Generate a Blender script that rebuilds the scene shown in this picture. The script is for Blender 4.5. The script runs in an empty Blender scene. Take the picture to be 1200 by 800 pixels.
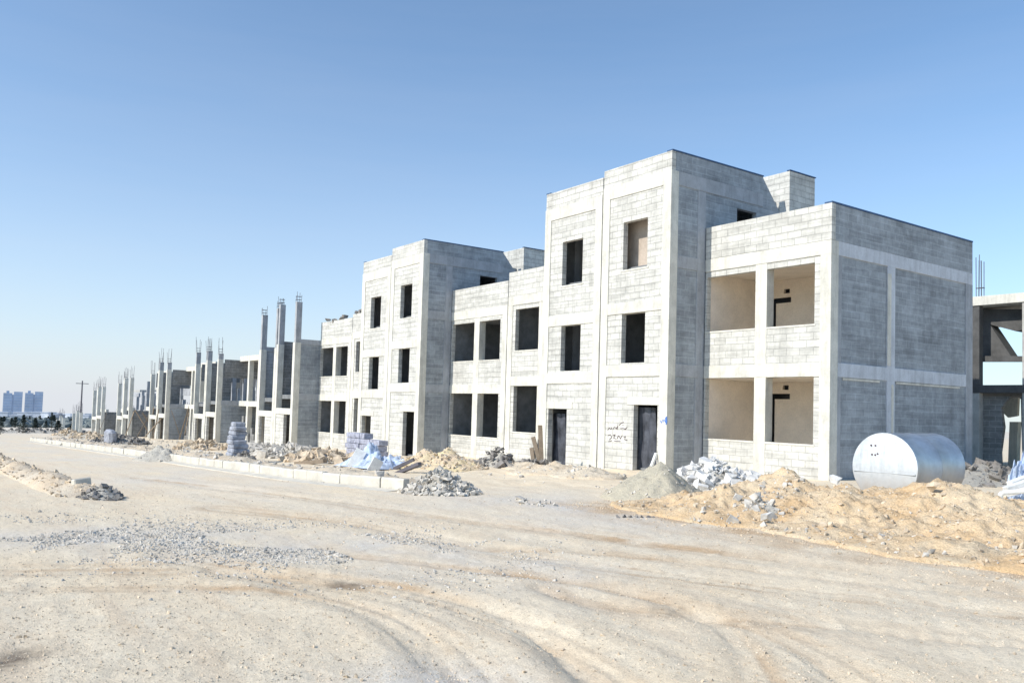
import bpy, bmesh, math, random
import numpy as np
from mathutils import Vector, Matrix
random.seed(7); rng = np.random.default_rng(11)
scene = bpy.context.scene
col = scene.collection
R_ = math.radians

# ------------------------------------------------------------------ camera
F_PX, CY = 978.474, 430.177
YAW, PITCH, ROLL, HCAM = R_(35.742), R_(2.810), R_(1.661), 1.933
fh = np.array([-math.cos(YAW), math.sin(YAW), 0.0]); rt = np.array([math.sin(YAW), math.cos(YAW), 0.0]); up = np.array([0, 0, 1.0])
fw = fh*math.cos(PITCH)+up*math.sin(PITCH); uu = up*math.cos(PITCH)-fh*math.sin(PITCH)
CR = rt*math.cos(ROLL)+uu*math.sin(ROLL); CU = uu*math.cos(ROLL)-rt*math.sin(ROLL)
CAM = np.array([0, 0, HCAM])
cd = bpy.data.cameras.new('camera'); cam = bpy.data.objects.new('camera', cd); col.objects.link(cam)
cd.sensor_width = 36; cd.lens = 36*F_PX/1200; cd.shift_y = (CY-400)/1200
cd.clip_start = .05; cd.clip_end = 20000
M = Matrix(((CR[0], CU[0], -fw[0], 0), (CR[1], CU[1], -fw[1], 0), (CR[2], CU[2], -fw[2], HCAM), (0, 0, 0, 1)))
cam.matrix_world = M
scene.camera = cam

def gz(X):                        # the site falls gently away along the terrace
    X = np.asarray(X, float)
    a = np.where(X > -13, .3, .3+.030*(X+13))
    a = np.where(X < -150, .3-.030*137+.0233*(X+150), a)
    return a
def ray(px, py): return fw+CR*(px-600)/F_PX-CU*(py-CY)/F_PX
def at(px, py, Y):
    d = ray(px, py); return CAM+d*(Y/d[1])
def gp(px, py):
    d = ray(px, py); z = 0.
    for i in range(25):
        q = CAM+d*((z-HCAM)/d[2]); z = .5*z+.5*float(gz(q[0]))
    return q

# ------------------------------------------------------------------ materials
def newmat(name):
    m = bpy.data.materials.new(name); m.use_nodes = True
    nt = m.node_tree; nt.nodes.clear()
    o = nt.nodes.new('ShaderNodeOutputMaterial'); b = nt.nodes.new('ShaderNodeBsdfPrincipled')
    nt.links.new(b.outputs[0], o.inputs[0]); b.inputs['Roughness'].default_value = .9
    b.inputs['Specular IOR Level'].default_value = .25
    return m, nt, b
class NT:
    def __init__(s, nt): s.nt = nt
    def n(s, t, **k):
        x = s.nt.nodes.new(t)
        for a, v in k.items(): setattr(x, a, v)
        return x
    def l(s, a, b): s.nt.links.new(a, b)
    def noise(s, vec, scale, detail=4, rough=.6):
        x = s.n('ShaderNodeTexNoise'); x.inputs['Scale'].default_value = scale; x.inputs['Detail'].default_value = detail
        x.inputs['Roughness'].default_value = rough; s.l(vec, x.inputs['Vector']); return x.outputs['Fac']
    def ramp(s, fac, stops):
        r = s.n('ShaderNodeValToRGB'); e = r.color_ramp.elements
        while len(e) < len(stops): e.new(.5)
        for i, (p, c) in enumerate(stops):
            e[i].position = p; e[i].color = (c, c, c, 1) if not hasattr(c, '__len__') else (*c, 1)
        s.l(fac, r.inputs[0]); return r.outputs[0]
    def mix(s, fac, a, b, mode='MIX'):
        m = s.n('ShaderNodeMix', data_type='RGBA', blend_type=mode)
        for i, v in ((0, fac), (6, a), (7, b)):
            if hasattr(v, 'is_output') or isinstance(v, bpy.types.NodeSocket): s.l(v, m.inputs[i])
            elif i == 0: m.inputs[0].default_value = v
            else: m.inputs[i].default_value = (*v, 1)
        return m.outputs[2]
    def math(s, op, a, b=0.):
        m = s.n('ShaderNodeMath', operation=op)
        for i, v in ((0, a), (1, b)):
            if isinstance(v, bpy.types.NodeSocket): s.l(v, m.inputs[i])
            else: m.inputs[i].default_value = v
        return m.outputs[0]
    def bump(s, h, strength, dist, b, normal=None):
        x = s.n('ShaderNodeBump'); x.inputs['Strength'].default_value = strength; x.inputs['Distance'].default_value = dist
        s.l(h, x.inputs['Height'])
        if normal: s.l(normal, x.inputs['Normal'])
        if b: s.l(x.outputs[0], b.inputs['Normal'])
        return x.outputs[0]
def geo(N): return N.n('ShaderNodeNewGeometry').outputs['Position']

def mat_block(name, base, lo=.72, mortar=1.12, drip=True, msz=.014):
    m, nt, b = newmat(name); N = NT(nt); P = geo(N)
    sep = N.n('ShaderNodeSeparateXYZ'); N.l(P, sep.inputs[0])
    cmb = N.n('ShaderNodeCombineXYZ'); N.l(N.math('ADD', sep.outputs[0], sep.outputs[1]), cmb.inputs[0]); N.l(sep.outputs[2], cmb.inputs[1])
    # slightly wandering courses
    wob = N.noise(P, .9, 2); add = N.n('ShaderNodeVectorMath', operation='ADD'); w2 = N.n('ShaderNodeCombineXYZ')
    N.l(N.math('MULTIPLY', wob, .05), w2.inputs[1]); N.l(cmb.outputs[0], add.inputs[0]); N.l(w2.outputs[0], add.inputs[1])
    br = N.n('ShaderNodeTexBrick'); N.l(add.outputs[0], br.inputs['Vector'])
    br.inputs['Scale'].default_value = 1; br.inputs['Brick Width'].default_value = .42; br.inputs['Row Height'].default_value = .2
    br.inputs['Mortar Size'].default_value = msz; br.inputs['Mortar Smooth'].default_value = .3; br.inputs['Bias'].default_value = 0
    c = np.array(base)
    br.inputs['Color1'].default_value = (*(c*.91), 1); br.inputs['Color2'].default_value = (*(c*1.06), 1); br.inputs['Mortar'].default_value = (*np.minimum(c*mortar, .9), 1)
    n1 = N.noise(P, 1.3, 5, .7); n2 = N.noise(P, 9, 4, .7)
    mp = N.n('ShaderNodeMapping'); mp.inputs['Scale'].default_value = (3., 3., .35); N.l(P, mp.inputs['Vector'])
    n3 = N.noise(mp.outputs[0], 1.1, 4, .7)
    mp2 = N.n('ShaderNodeMapping'); mp2.inputs['Scale'].default_value = (.5, .5, 7.); N.l(P, mp2.inputs['Vector'])
    n4 = N.noise(mp2.outputs[0], 1.0, 3, .7)
    col_ = N.mix(1., br.outputs['Color'], N.ramp(n1, [(.3, lo), (.62, 1.06)]), 'MULTIPLY')
    col_ = N.mix(.8, col_, N.ramp(n2, [(.25, .86), (.6, 1.07)]), 'MULTIPLY')
    col_ = N.mix(.8, col_, N.ramp(n3, [(.3, .86), (.55, 1.04)]), 'MULTIPLY')
    col_ = N.mix(.8, col_, N.ramp(n4, [(.35, .78), (.55, 1.06)]), 'MULTIPLY')
    N.l(col_, b.inputs['Base Color'])
    nb = N.bump(br.outputs['Fac'], .45, -.01, None); N.bump(n2, .5, .015, b, nb)
    return m
def mat_plain(name, base, lo=.75, hi=1.08, sc=2., bump=.3, rough=.9, metal=0., board=False, fine=22, spec=.25):
    m, nt, b = newmat(name); N = NT(nt); P = geo(N); c = np.array(base)
    n1 = N.noise(P, sc, 5, .65); n2 = N.noise(P, fine, 3, .6)
    col_ = N.mix(1., tuple(c), N.ramp(n1, [(.3, lo), (.68, hi)]), 'MULTIPLY')
    col_ = N.mix(.6, col_, N.ramp(n2, [(.3, .88), (.65, 1.06)]), 'MULTIPLY')
    if board:                       # rain and shutter staining down the cast concrete
        mp = N.n('ShaderNodeMapping'); mp.inputs['Scale'].default_value = (4, 4, .5); N.l(P, mp.inputs['Vector'])
        n3 = N.noise(mp.outputs[0], 1.2, 4, .7); col_ = N.mix(.7, col_, N.ramp(n3, [(.32, .76), (.55, 1.04)]), 'MULTIPLY')
    N.l(col_, b.inputs['Base Color']); b.inputs['Roughness'].default_value = rough; b.inputs['Metallic'].default_value = metal
    b.inputs['Specular IOR Level'].default_value = spec
    if bump: N.bump(n2, bump, .012, b)
    return m
MT = {}
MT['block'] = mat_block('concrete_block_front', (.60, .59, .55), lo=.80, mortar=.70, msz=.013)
MT['block_shade'] = mat_block('concrete_block_shaded', (.35, .38, .41), lo=.70, mortar=1.22, msz=.012)  # same block as the front, side-wall shade put into its colour
MT['block_raw'] = mat_block('concrete_block_raw', (.26, .26, .255), lo=.6, mortar=1.4)
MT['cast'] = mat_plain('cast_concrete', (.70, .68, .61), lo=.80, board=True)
MT['cast_shade'] = mat_plain('cast_concrete_shaded', (.42, .44, .47), lo=.78, board=True)  # copy of the cast concrete with the shade of the sides in its colour
MT['post_shade_mix'] = mat_plain('part_shaded_post_concrete', (.42, .43, .45), lo=.7, board=True)  # grey averages the lit and shaded faces of the posts
MT['slab'] = mat_plain('slab_concrete', (.50, .49, .46), lo=.7)
MT['plaster'] = mat_plain('tan_plaster', (.93, .82, .69), lo=.93, bump=.1)
MT['plaster_dim'] = mat_plain('dim_tan_plaster', (.55, .47, .40), lo=.7, bump=.1)  # dim copy of the tan plaster, indoor gloom put into the colour
MT['dark'] = mat_plain('unlit_raw_concrete', (.24, .25, .26), lo=.6)  # raw concrete darkened in its colour for the unlit rooms
MT['gap'] = mat_plain('joint_filler', (.03, .03, .03))
MT['edge_fringe'] = mat_plain('blue_edge_fringe', (.07, .13, .26), lo=.8, rough=.7)  # for added strips that imitate blue colour fringing on parapet edges
MT['steel'] = mat_plain('rebar_steel', (.16, .15, .17), rough=.7, metal=.3)
MT['wood'] = mat_plain('weathered_timber', (.30, .24, .18), rough=.85, sc=6)
MT['wood_pale'] = mat_plain('pale_timber', (.66, .62, .54), rough=.85, sc=6)
MT['white'] = mat_plain('dusty_white_paint', (.82, .82, .80), rough=.6, sc=5)
MT['bluetarp'] = mat_plain('blue_tarpaulin', (.46, .54, .68), rough=.7, sc=4, lo=.5, hi=1.5)
MT['bluegrey'] = mat_plain('blue_grey_blocks', (.40, .41, .49), rough=.9, sc=7, lo=.5, hi=1.3)
MT['sack'] = mat_plain('woven_sack', (.42, .44, .50), rough=.8, sc=5, lo=.5, hi=1.1)
MT['rock'] = mat_plain('broken_concrete', (.64, .595, .53), lo=.55, hi=1.15, sc=5, bump=.6)
MT['grit'] = mat_plain('road_grit', (.70, .60, .47), lo=.4, hi=1.3, sc=9)
MT['rock_white'] = mat_plain('broken_pale_block', (.80, .78, .745), lo=.6, hi=1.1, sc=4, bump=.6)
MT['rock_dark'] = mat_plain('broken_dark_rubble', (.27, .25, .23), lo=.5, hi=1.3, sc=5, bump=.6)
MT['rock_tan'] = mat_plain('soil_clods', (.66, .54, .40), lo=.6, hi=1.15, sc=5, bump=.6)
MT['kerb'] = mat_plain('kerb_concrete', (.64, .60, .52), lo=.8, sc=3)
MT['plastic'] = mat_plain('grey_plastic_sheet', (.055, .06, .075), lo=.3, hi=2., sc=2.2, rough=.45, spec=.5)
MT['black'] = mat_plain('black_spray_paint', (.13, .09, .10))
MT['graff'] = mat_plain('faded_spray_paint', (.16, .13, .14))
MT['graff_blue'] = mat_plain('blue_spray_paint', (.12, .25, .62))
MT['needle'] = mat_plain('pine_needles', (.035, .05, .045), lo=.5, hi=1.5, sc=1.5)
MT['bark'] = mat_plain('bark', (.10, .08, .06))
MT['hazeblue'] = mat_plain('haze_tinted_facade', (.47, .55, .69), lo=.8, sc=.05, bump=0)  # blue of the distance haze put into the wall colour
MT['hazeblue2'] = mat_plain('haze_tinted_window_bands', (.40, .49, .65), lo=.8, sc=.05, bump=0)  # same haze blue, a little deeper
MT['hazegrey'] = mat_plain('haze_tinted_pale_wall', (.50, .55, .63), lo=.8, sc=.03, bump=0)  # distance haze mixed into the colour of the low town
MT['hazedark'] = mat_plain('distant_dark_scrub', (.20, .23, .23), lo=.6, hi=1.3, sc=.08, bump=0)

def mat_soil(name, c1, c2, c3, fine=1.):
    m, nt, b = newmat(name); N = NT(nt); P = geo(N)
    n0 = N.noise(P, 1.1, 6, .65); n1 = N.noise(P, 7*fine, 6, .7); n2 = N.noise(P, 45*fine, 4, .7)
    c = N.mix(N.ramp(n0, [(.38, 0.), (.6, 1.)]), c1, c2)
    c = N.mix(N.ramp(n1, [(.55, 0.), (.75, .7)]), c, c3)
    c = N.mix(.8, c, N.ramp(n2, [(.3, .68), (.62, 1.12)]), 'MULTIPLY')
    N.l(c, b.inputs['Base Color'])
    a = N.bump(n1, .8, .06, None); N.bump(n2, .8, .02, b, a)
    return m
MT['orange'] = mat_soil('orange_soil', (.70, .49, .28), (.76, .61, .42), (.50, .40, .30))
MT['olive'] = mat_soil('olive_sand', (.54, .49, .38), (.58, .52, .40), (.42, .37, .29))
MT['yellow'] = mat_soil('yellow_sand', (.78, .66, .38), (.75, .59, .42), (.56, .49, .36))
MT['pink'] = mat_soil('pale_dust', (.70, .56, .40), (.73, .63, .49), (.52, .44, .35))
MT['greysoil'] = mat_soil('grey_gravel_soil', (.50, .47, .41), (.56, .52, .45), (.32, .30, .27))

# ------------------------------------------------------------------ mesh builder
class MB:
    def __init__(s): s.v = []; s.f = []
    def box(s, x0, x1, y0, y1, z0, z1):
        x0, x1 = sorted((x0, x1)); y0, y1 = sorted((y0, y1)); z0, z1 = sorted((z0, z1)); k = len(s.v)
        s.v += [(x0, y0, z0), (x1, y0, z0), (x1, y1, z0), (x0, y1, z0), (x0, y0, z1), (x1, y0, z1), (x1, y1, z1), (x0, y1, z1)]
        s.f += [tuple(k+i for i in q) for q in ((0, 3, 2, 1), (4, 5, 6, 7), (0, 1, 5, 4), (1, 2, 6, 5), (2, 3, 7, 6), (3, 0, 4, 7))]
        return s
    def obox(s, c, sx, sy, sz, rot):          # box turned by an Euler rotation about its centre
        k = len(s.v); Rm = rot if isinstance(rot, Matrix) else Matrix.Rotation(rot[2], 3, 'Z') @ Matrix.Rotation(rot[1], 3, 'Y') @ Matrix.Rotation(rot[0], 3, 'X')
        for z in (-1, 1):
            for x, y in ((-1, -1), (1, -1), (1, 1), (-1, 1)):
                s.v.append(tuple(Rm @ Vector((x*sx/2, y*sy/2, z*sz/2))+Vector(c)))
        s.f += [tuple(k+i for i in q) for q in ((0, 3, 2, 1), (4, 5, 6, 7), (0, 1, 5, 4), (1, 2, 6, 5), (2, 3, 7, 6), (3, 0, 4, 7))]
        return s
    def bar(s, p, q, r, n=8, r2=None):
        p = Vector(p); q = Vector(q); d = (q-p).normalized(); a = d.orthogonal().normalized(); b = d.cross(a); k = len(s.v); r2 = r if r2 is None else r2
        for c, rr in ((p, r), (q, r2)):
            for i in range(n):
                t = 2*math.pi*i/n; s.v.append(tuple(c+a*rr*math.cos(t)+b*rr*math.sin(t)))
        s.f += [(k+i, k+(i+1) % n, k+n+(i+1) % n, k+n+i) for i in range(n)]
        s.f += [tuple(k+n-1-i for i in range(n)), tuple(k+n+i for i in range(n))]
        return s
    def prism(s, pts, off):                    # closed polygon extruded by off
        k = len(s.v); n = len(pts); s.v += [tuple(p) for p in pts]+[tuple(np.add(p, off)) for p in pts]
        s.f += [tuple(k+n-1-i for i in range(n)), tuple(k+n+i for i in range(n))]
        s.f += [(k+i, k+(i+1) % n, k+n+(i+1) % n, k+n+i) for i in range(n)]
        return s
    def wall(s, axis, c0, c1, a0, a1, z0, z1, holes=()):
        """wall with real openings; axis 'x' runs along X with thickness Y c0..c1, 'y' the other way"""
        a0, a1 = sorted((a0, a1)); c0, c1 = sorted((c0, c1)); hs = [(min(h[0], h[1]), max(h[0], h[1]), h[2], h[3]) for h in holes]
        A = sorted({a0, a1, *[min(max(v, a0), a1) for h in hs for v in h[:2]]}); Z = sorted({z0, z1, *[min(max(v, z0), z1) for h in hs for v in h[2:]]})
        def P(a, c, z): return (a, c, z) if axis == 'x' else (c, a, z)
        def solid(i, j):
            if i < 0 or j < 0 or i >= len(A)-1 or j >= len(Z)-1: return False
            am = (A[i]+A[i+1])/2; zm = (Z[j]+Z[j+1])/2
            return not any(h[0] < am < h[1] and h[2] < zm < h[3] for h in hs)
        def q(*p):
            k = len(s.v); s.v += p; s.f.append((k, k+1, k+2, k+3))
        for i in range(len(A)-1):
            for j in range(len(Z)-1):
                if not solid(i, j): continue
                p, r, u, w = A[i], A[i+1], Z[j], Z[j+1]
                q(P(p, c0, u), P(r, c0, u), P(r, c0, w), P(p, c0, w)); q(P(p, c1, u), P(p, c1, w), P(r, c1, w), P(r, c1, u))
                if not solid(i-1, j): q(P(p, c0, u), P(p, c0, w), P(p, c1, w), P(p, c1, u))
                if not solid(i+1, j): q(P(r, c0, u), P(r, c1, u), P(r, c1, w), P(r, c0, w))
                if not solid(i, j-1): q(P(p, c0, u), P(p, c1, u), P(r, c1, u), P(r, c0, u))
                if not solid(i, j+1): q(P(p, c0, w), P(r, c0, w), P(r, c1, w), P(p, c1, w))
        return s
    def build(s, name, mat, parent=None, smooth=False, bevel=0., recalc=True, merge=True):
        me = bpy.data.meshes.new(name)
        o = (parent.parent or parent).location if parent else Vector((0, 0, 0))
        V = [(a-o[0], b-o[1], c-o[2]) for a, b, c in s.v]
        me.from_pydata(V, [], s.f)
        if recalc or merge or bevel:
            bm = bmesh.new(); bm.from_mesh(me)
            if merge: bmesh.ops.remove_doubles(bm, verts=bm.verts, dist=1e-5)
            if recalc: bmesh.ops.recalc_face_normals(bm, faces=bm.faces)
            if bevel: bmesh.ops.bevel(bm, geom=bm.edges, offset=bevel, segments=1, affect='EDGES', clamp_overlap=True)
            bm.to_mesh(me); bm.free()
        me.materials.append(MT[mat] if isinstance(mat, str) else mat)
        if smooth: me.polygons.foreach_set('use_smooth', [True]*len(me.polygons))
        ob = bpy.data.objects.new(name, me); col.objects.link(ob); ob.parent = parent
        return ob
def tag(o, label=None, cat=None, group=None, kind=None):
    for k, v in (('label', label), ('category', cat), ('group', group), ('kind', kind)):
        if v: o[k] = v
    return o
def thing(name, loc, label, cat, group=None):
    o = bpy.data.objects.new(name, None); col.objects.link(o); o.location = loc; o.empty_display_size = .3
    return tag(o, label, cat, group)
def np_mesh(name, V, Fc, mat, parent=None, smooth=False):
    me = bpy.data.meshes.new(name)
    if parent: V = V-np.array(parent.location)
    n = Fc.shape[1]
    me.vertices.add(len(V)); me.vertices.foreach_set('co', V.astype(np.float32).ravel())
    me.loops.add(Fc.size); me.loops.foreach_set('vertex_index', Fc.astype(np.int32).ravel())
    me.polygons.add(len(Fc)); me.polygons.foreach_set('loop_start', np.arange(0, Fc.size, n, dtype=np.int32))
    me.update(calc_edges=True)
    me.materials.append(MT[mat] if isinstance(mat, str) else mat)
    me.polygons.foreach_set('use_smooth', np.full(len(Fc), bool(smooth)))
    ob = bpy.data.objects.new(name, me); col.objects.link(ob); ob.parent = parent
    return ob

# ------------------------------------------------------------------ noise
_P = rng.random((256, 256))
def vnoise(x, y):
    xi = np.floor(x).astype(int); yi = np.floor(y).astype(int); fx = x-xi; fy = y-yi
    fx = fx*fx*(3-2*fx); fy = fy*fy*(3-2*fy); g = lambda i, j: _P[i & 255, j & 255]
    return (g(xi, yi)*(1-fx)+g(xi+1, yi)*fx)*(1-fy)+(g(xi, yi+1)*(1-fx)+g(xi+1, yi+1)*fx)*fy-.5
def fbm(x, y, o=4, p=.5):
    r = 0; a = 1
    for i in range(o): r = r+a*vnoise(x*2**i+17.3*i, y*2**i+5.1*i); a *= p
    return r
def polydist(X, Y, pts):
    d = np.full(X.shape, 1e9); t = np.zeros(X.shape)
    acc = 0
    for (ax, ay), (bx, by) in zip(pts[:-1], pts[1:]):
        L2 = (bx-ax)**2+(by-ay)**2; L = math.sqrt(L2); u = np.clip(((X-ax)*(bx-ax)+(Y-ay)*(by-ay))/L2, 0, 1)
        sg = np.sign((bx-ax)*(Y-ay)-(by-ay)*(X-ax)); dd = np.hypot(X-ax-u*(bx-ax), Y-ay-u*(by-ay))
        m = dd < np.abs(d); d = np.where(m, dd*np.where(sg == 0, 1, sg), d); t = np.where(m, acc+u*L, t); acc += L
    return d, t
def smooth_path(pts, n=6):
    out = []
    P = [pts[0]]+list(pts)+[pts[-1]]
    for i in range(1, len(P)-2):
        for k in range(n):
            t = k/n; a, b, c, d = (np.array(P[i+j-1], float) for j in range(4))
            out.append(tuple(.5*((2*b)+(c-a)*t+(2*a-5*b+4*c-d)*t*t+(3*b-a-3*c+d)*t**3)))
    out.append(tuple(pts[-1])); return out

# ------------------------------------------------------------------ ground
def img_path(pp): return smooth_path([tuple(gp(*p)[:2]) for p in pp])
RUTS = [(img_path([(250, 668), (400, 678), (520, 700), (620, 730), (700, 800)]), .12, .015), (img_path([(0, 690), (240, 690), (380, 705), (470, 740), (520, 800)]), .12, .012),
        (img_path([(420, 650), (560, 668), (720, 690), (840, 730), (900, 800)]), .13, .015), (img_path([(560, 640), (760, 655), (980, 680), (1200, 706)]), .14, .012),
        (img_path([(200, 653), (330, 676), (430, 690), (540, 712), (640, 745), (730, 800)]), .22, .03),
        (img_path([(0, 668), (150, 668), (260, 672), (400, 700), (500, 735), (570, 800)]), .2, .018),
        (img_path([(250, 596), (400, 612), (560, 640), (760, 672), (980, 700), (1200, 722)]), .25, .02),
        (img_path([(160, 560), (420, 592), (640, 622), (860, 650), (1200, 694)]), .25, .02),
        (img_path([(600, 668), (760, 700), (900, 745), (1000, 800)]), .2, .015),
        (img_path([(640, 690), (720, 712), (900, 728), (1200, 755)]), .2, .025)]
BERM = [(-15.9, 2.55), (-19, 2.45), (-25, 2.35), (-34, 2.2), (-46, 2.1)]
def relief(X, Y):
    r = np.hypot(X, Y)
    near = np.clip(1-(r-25)/60, 0, 1)
    h = .03*fbm(X*.25, Y*.25, 3)+.018*fbm(X*1.3, Y*1.3, 3)*near+.012*fbm(X*6, Y*6, 3)*np.clip(1-(r-12)/15, 0, 1)
    out = np.clip((Y-8.5)/3, 0, 1)*np.clip((22-Y)/4, 0, 1)*np.clip((-12-X)/3, 0, 1)
    h = h+out*.10*fbm(X*.9+9, Y*.9, 4)
    for path, w, dp in RUTS:
        m = r < 60
        if m.any():
            d, t = polydist(X[m], Y[m], path); wv = w*(1+.5*vnoise(t*.8, t*0))
            hh = -dp*np.exp(-(d/wv)**2)*(.6+1.1*vnoise(d*16+5, t*.5)+.4)+dp*.5*np.exp(-((np.abs(d)-2*wv)/wv)**2)
            hh = hh*(1+.12*np.sin(t*38+2*vnoise(t*2,t*0)))*(.35+1.1*(vnoise(t*.45+3, t*0+1)+.5))
            h[m] += hh
    return h
def build_ground():
    fa = math.atan2(fh[1], fh[0])
    a1 = np.linspace(fa-R_(38), fa+R_(38), 520); a2 = np.linspace(fa+R_(38), fa+R_(322), 90)[1:-1]
    A = np.concatenate([a1, a2]); nA = len(A)
    rr = [.4]
    while rr[-1] < 9000: rr.append(rr[-1]*(1.0075 if 4 < rr[-1] < 45 else 1.03))
    rr = np.array(rr); rg, ag = np.meshgrid(rr, A, indexing='ij')
    X = rg*np.cos(ag); Y = rg*np.sin(ag); Z = gz(X)+relief(X, Y)
    # the berm of windrowed dirt on the near side of the road is its own object; ground stays flat there
    V = np.stack([X.ravel(), Y.ravel(), Z.ravel()], 1); n = len(rr)
    i = np.arange(n-1)[:, None]*nA; j = np.arange(nA)[None]; jn = (j+1) % nA
    Fc = np.stack([i+j, i+nA+j, i+nA+jn, i+jn], -1).reshape(-1, 4)
    V = np.vstack([V, [[0, 0, .3]]]); c = len(V)-1
    m, nt, b = newmat('dirt_ground'); N = NT(nt); P = geo(N)
    att = N.n('ShaderNodeAttribute'); att.attribute_name = 'mask'; sp = N.n('ShaderNodeSeparateColor'); N.l(att.outputs['Color'], sp.inputs[0])
    n0 = N.noise(P, .35, 6, .65); n1 = N.noise(P, 2.2, 7, .7); n2 = N.noise(P, 16, 6, .75); n3 = N.noise(P, 90, 4, .7)
    mp = N.n('ShaderNodeMapping'); mp.inputs['Rotation'].default_value = (0, 0, R_(-28)); mp.inputs['Scale'].default_value = (.35, 3.2, 1); N.l(P, mp.inputs['Vector'])
    n4 = N.noise(mp.outputs[0], 1., 6, .65)
    base = N.mix(N.ramp(n0, [(.4, 0.), (.62, 1.)]), (.83, .69, .50), (.79, .68, .52))
    base = N.mix(N.ramp(n1, [(.45, 0.), (.7, .8)]), base, (.82, .72, .56))
    base = N.mix(N.ramp(n4, [(.5, 0.), (.66, .7)]), base, (.73, .59, .43))
    base = N.mix(N.math('MULTIPLY', sp.outputs['Red'], N.ramp(n2, [(.3, .45), (.6, .9)])), base, (.66, .635, .595))
    base = N.mix(sp.outputs['Green'], base, (.58, .42, .27))
    base = N.mix(sp.outputs['Blue'], base, (.13, .10, .08))
    base = N.mix(.7, base, N.ramp(n2, [(.3, .8), (.58, 1.08)]), 'MULTIPLY')
    vo = N.n('ShaderNodeTexVoronoi'); vo.inputs['Scale'].default_value = 26; N.l(P, vo.inputs['Vector'])
    speck = N.ramp(vo.outputs['Distance'], [(.1, .45), (.26, 1.)])
    base = N.mix(N.ramp(n1, [(.42, .05), (.62, .55)]), base, speck, 'MULTIPLY')
    base = N.mix(.7, base, N.ramp(n3, [(.3, .66), (.6, 1.1)]), 'MULTIPLY')
    N.l(base, b.inputs['Base Color']); b.inputs['Roughness'].default_value = 1.; b.inputs['Specular IOR Level'].default_value = .1
    a = N.bump(n1, .2, .03, None); a = N.bump(n2, .65, .02, None, a); N.bump(n3, .75, .009, b, a)
    g = np_mesh('dirt_ground', V, Fc, m, smooth=True); g['kind'] = 'structure'
    me = g.data
    # close the centre
    bm = bmesh.new(); bm.from_mesh(me); bm.verts.ensure_lookup_table()
    for k in range(nA): bm.faces.new((bm.verts[c], bm.verts[k], bm.verts[(k+1) % nA]))
    for f in bm.faces: f.smooth = True
    bm.to_mesh(me); bm.free()
    vx, vy = V[:, 0], V[:, 1]; r = np.hypot(vx, vy); C = np.zeros((len(V), 4)); C[:, 3] = 1
    # grey gravel: a band across the crossing, and the worn middle of the road
    band = [tuple(gp(*p)[:2]) for p in ((-60, 632), (60, 628), (200, 634), (330, 640), (420, 640), (520, 655), (640, 668))]
    d, t = polydist(vx, vy, band); C[:, 0] = np.clip(1.0-np.abs(d)/(1.5+.9*vnoise(vx*.8, vy*.8)), 0, 1)*(.6+.8*fbm(vx*2, vy*2, 3))
    road = (np.clip((vy-2.8)/1.2, 0, 1)*np.clip((7.4-vy)/1., 0, 1)*np.clip((-9-vx)/5, 0, 1))
    C[:, 0] = np.maximum(C[:, 0], road*(.3+.5*fbm(vx*.4, vy*1.2, 3)))
    gr2 = np.exp(-(((vx+11)/3.5)**2+((vy-8.8)/1.8)**2)); C[:, 0] = np.maximum(C[:, 0], gr2*(.7+.8*fbm(vx, vy, 3)))
    gr3 = np.exp(-(((vx+4.2)/.6)**2+((vy-2.6)/.5)**2)); C[:, 0] = np.maximum(C[:, 0], gr3)
    far = np.clip((-vx-70)/60, 0, 1); C[:, 0] = np.maximum(C[:, 0], far*.6)
    for path, w, dp in RUTS:
        d, t = polydist(vx, vy, path); C[:, 1] = np.maximum(C[:, 1], 1.0*np.exp(-(d/(w*1.5))**2)*np.clip(.45+1.9*vnoise(d*13+3*len(path), t*.25)+.9*vnoise(d*31, t*.5), 0, 1)*(.3+1.3*np.clip(vnoise(t*.5+8, t*0)+.25,0,1))*(.7+1.*fbm(vx*3,vy*3,3)))
    C[:, 1] = np.clip(C[:, 1], 0, 1)*(r < 60)
    edge = np.exp(-((vy-9.7)/1.0)**2)*np.clip((vx+12)/1.5, 0, 1)*(vx < -1); C[:, 1] = np.maximum(C[:, 1], np.clip(edge*(.55+1.3*fbm(vx*1.8, vy*2.6, 4)), 0, 1))
    for (px, py, w, h, s) in ((405, 684, .22, .05, .85), (8, 772, .14, .12, .9), (40, 766, .1, .06, .6)):
        q = gp(px, py); dx = (vx-q[0])*rt[0]+(vy-q[1])*rt[1]; dy = (vx-q[0])*fh[0]+(vy-q[1])*fh[1]
        C[:, 2] = np.maximum(C[:, 2], s*np.exp(-((dx/w)**2+(dy/(h*2.4))**2)**1.2)*(.6+1.4*np.abs(fbm(vx*9, vy*9, 3))))
    C = np.clip(C, 0, 1)
    ca = me.color_attributes.new('mask', 'FLOAT_COLOR', 'POINT'); ca.data.foreach_set('color', C.astype(np.float32).ravel())
    return g
build_ground()

# ------------------------------------------------------------------ rocks
ico = np.array([(0, 0, -1), (.7236, -.5257, -.4472), (-.2764, -.8506, -.4472), (-.8944, 0, -.4472), (-.2764, .8506, -.4472), (.7236, .5257, -.4472),
                (.2764, -.8506, .4472), (-.7236, -.5257, .4472), (-.7236, .5257, .4472), (.2764, .8506, .4472), (.8944, 0, .4472), (0, 0, 1)])
icof = np.array([(0, 1, 2), (1, 0, 5), (0, 2, 3), (0, 3, 4), (0, 4, 5), (1, 5, 10), (2, 1, 6), (3, 2, 7), (4, 3, 8), (5, 4, 9), (1, 10, 6), (2, 6, 7), (3, 7, 8), (4, 8, 9), (5, 9, 10), (6, 10, 11), (7, 6, 11), (8, 7, 11), (9, 8, 11), (10, 9, 11)])
cub = np.array([(x, y, z) for z in (-1, 1) for x, y in ((-1, -1), (1, -1), (1, 1), (-1, 1))])*.62
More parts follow.
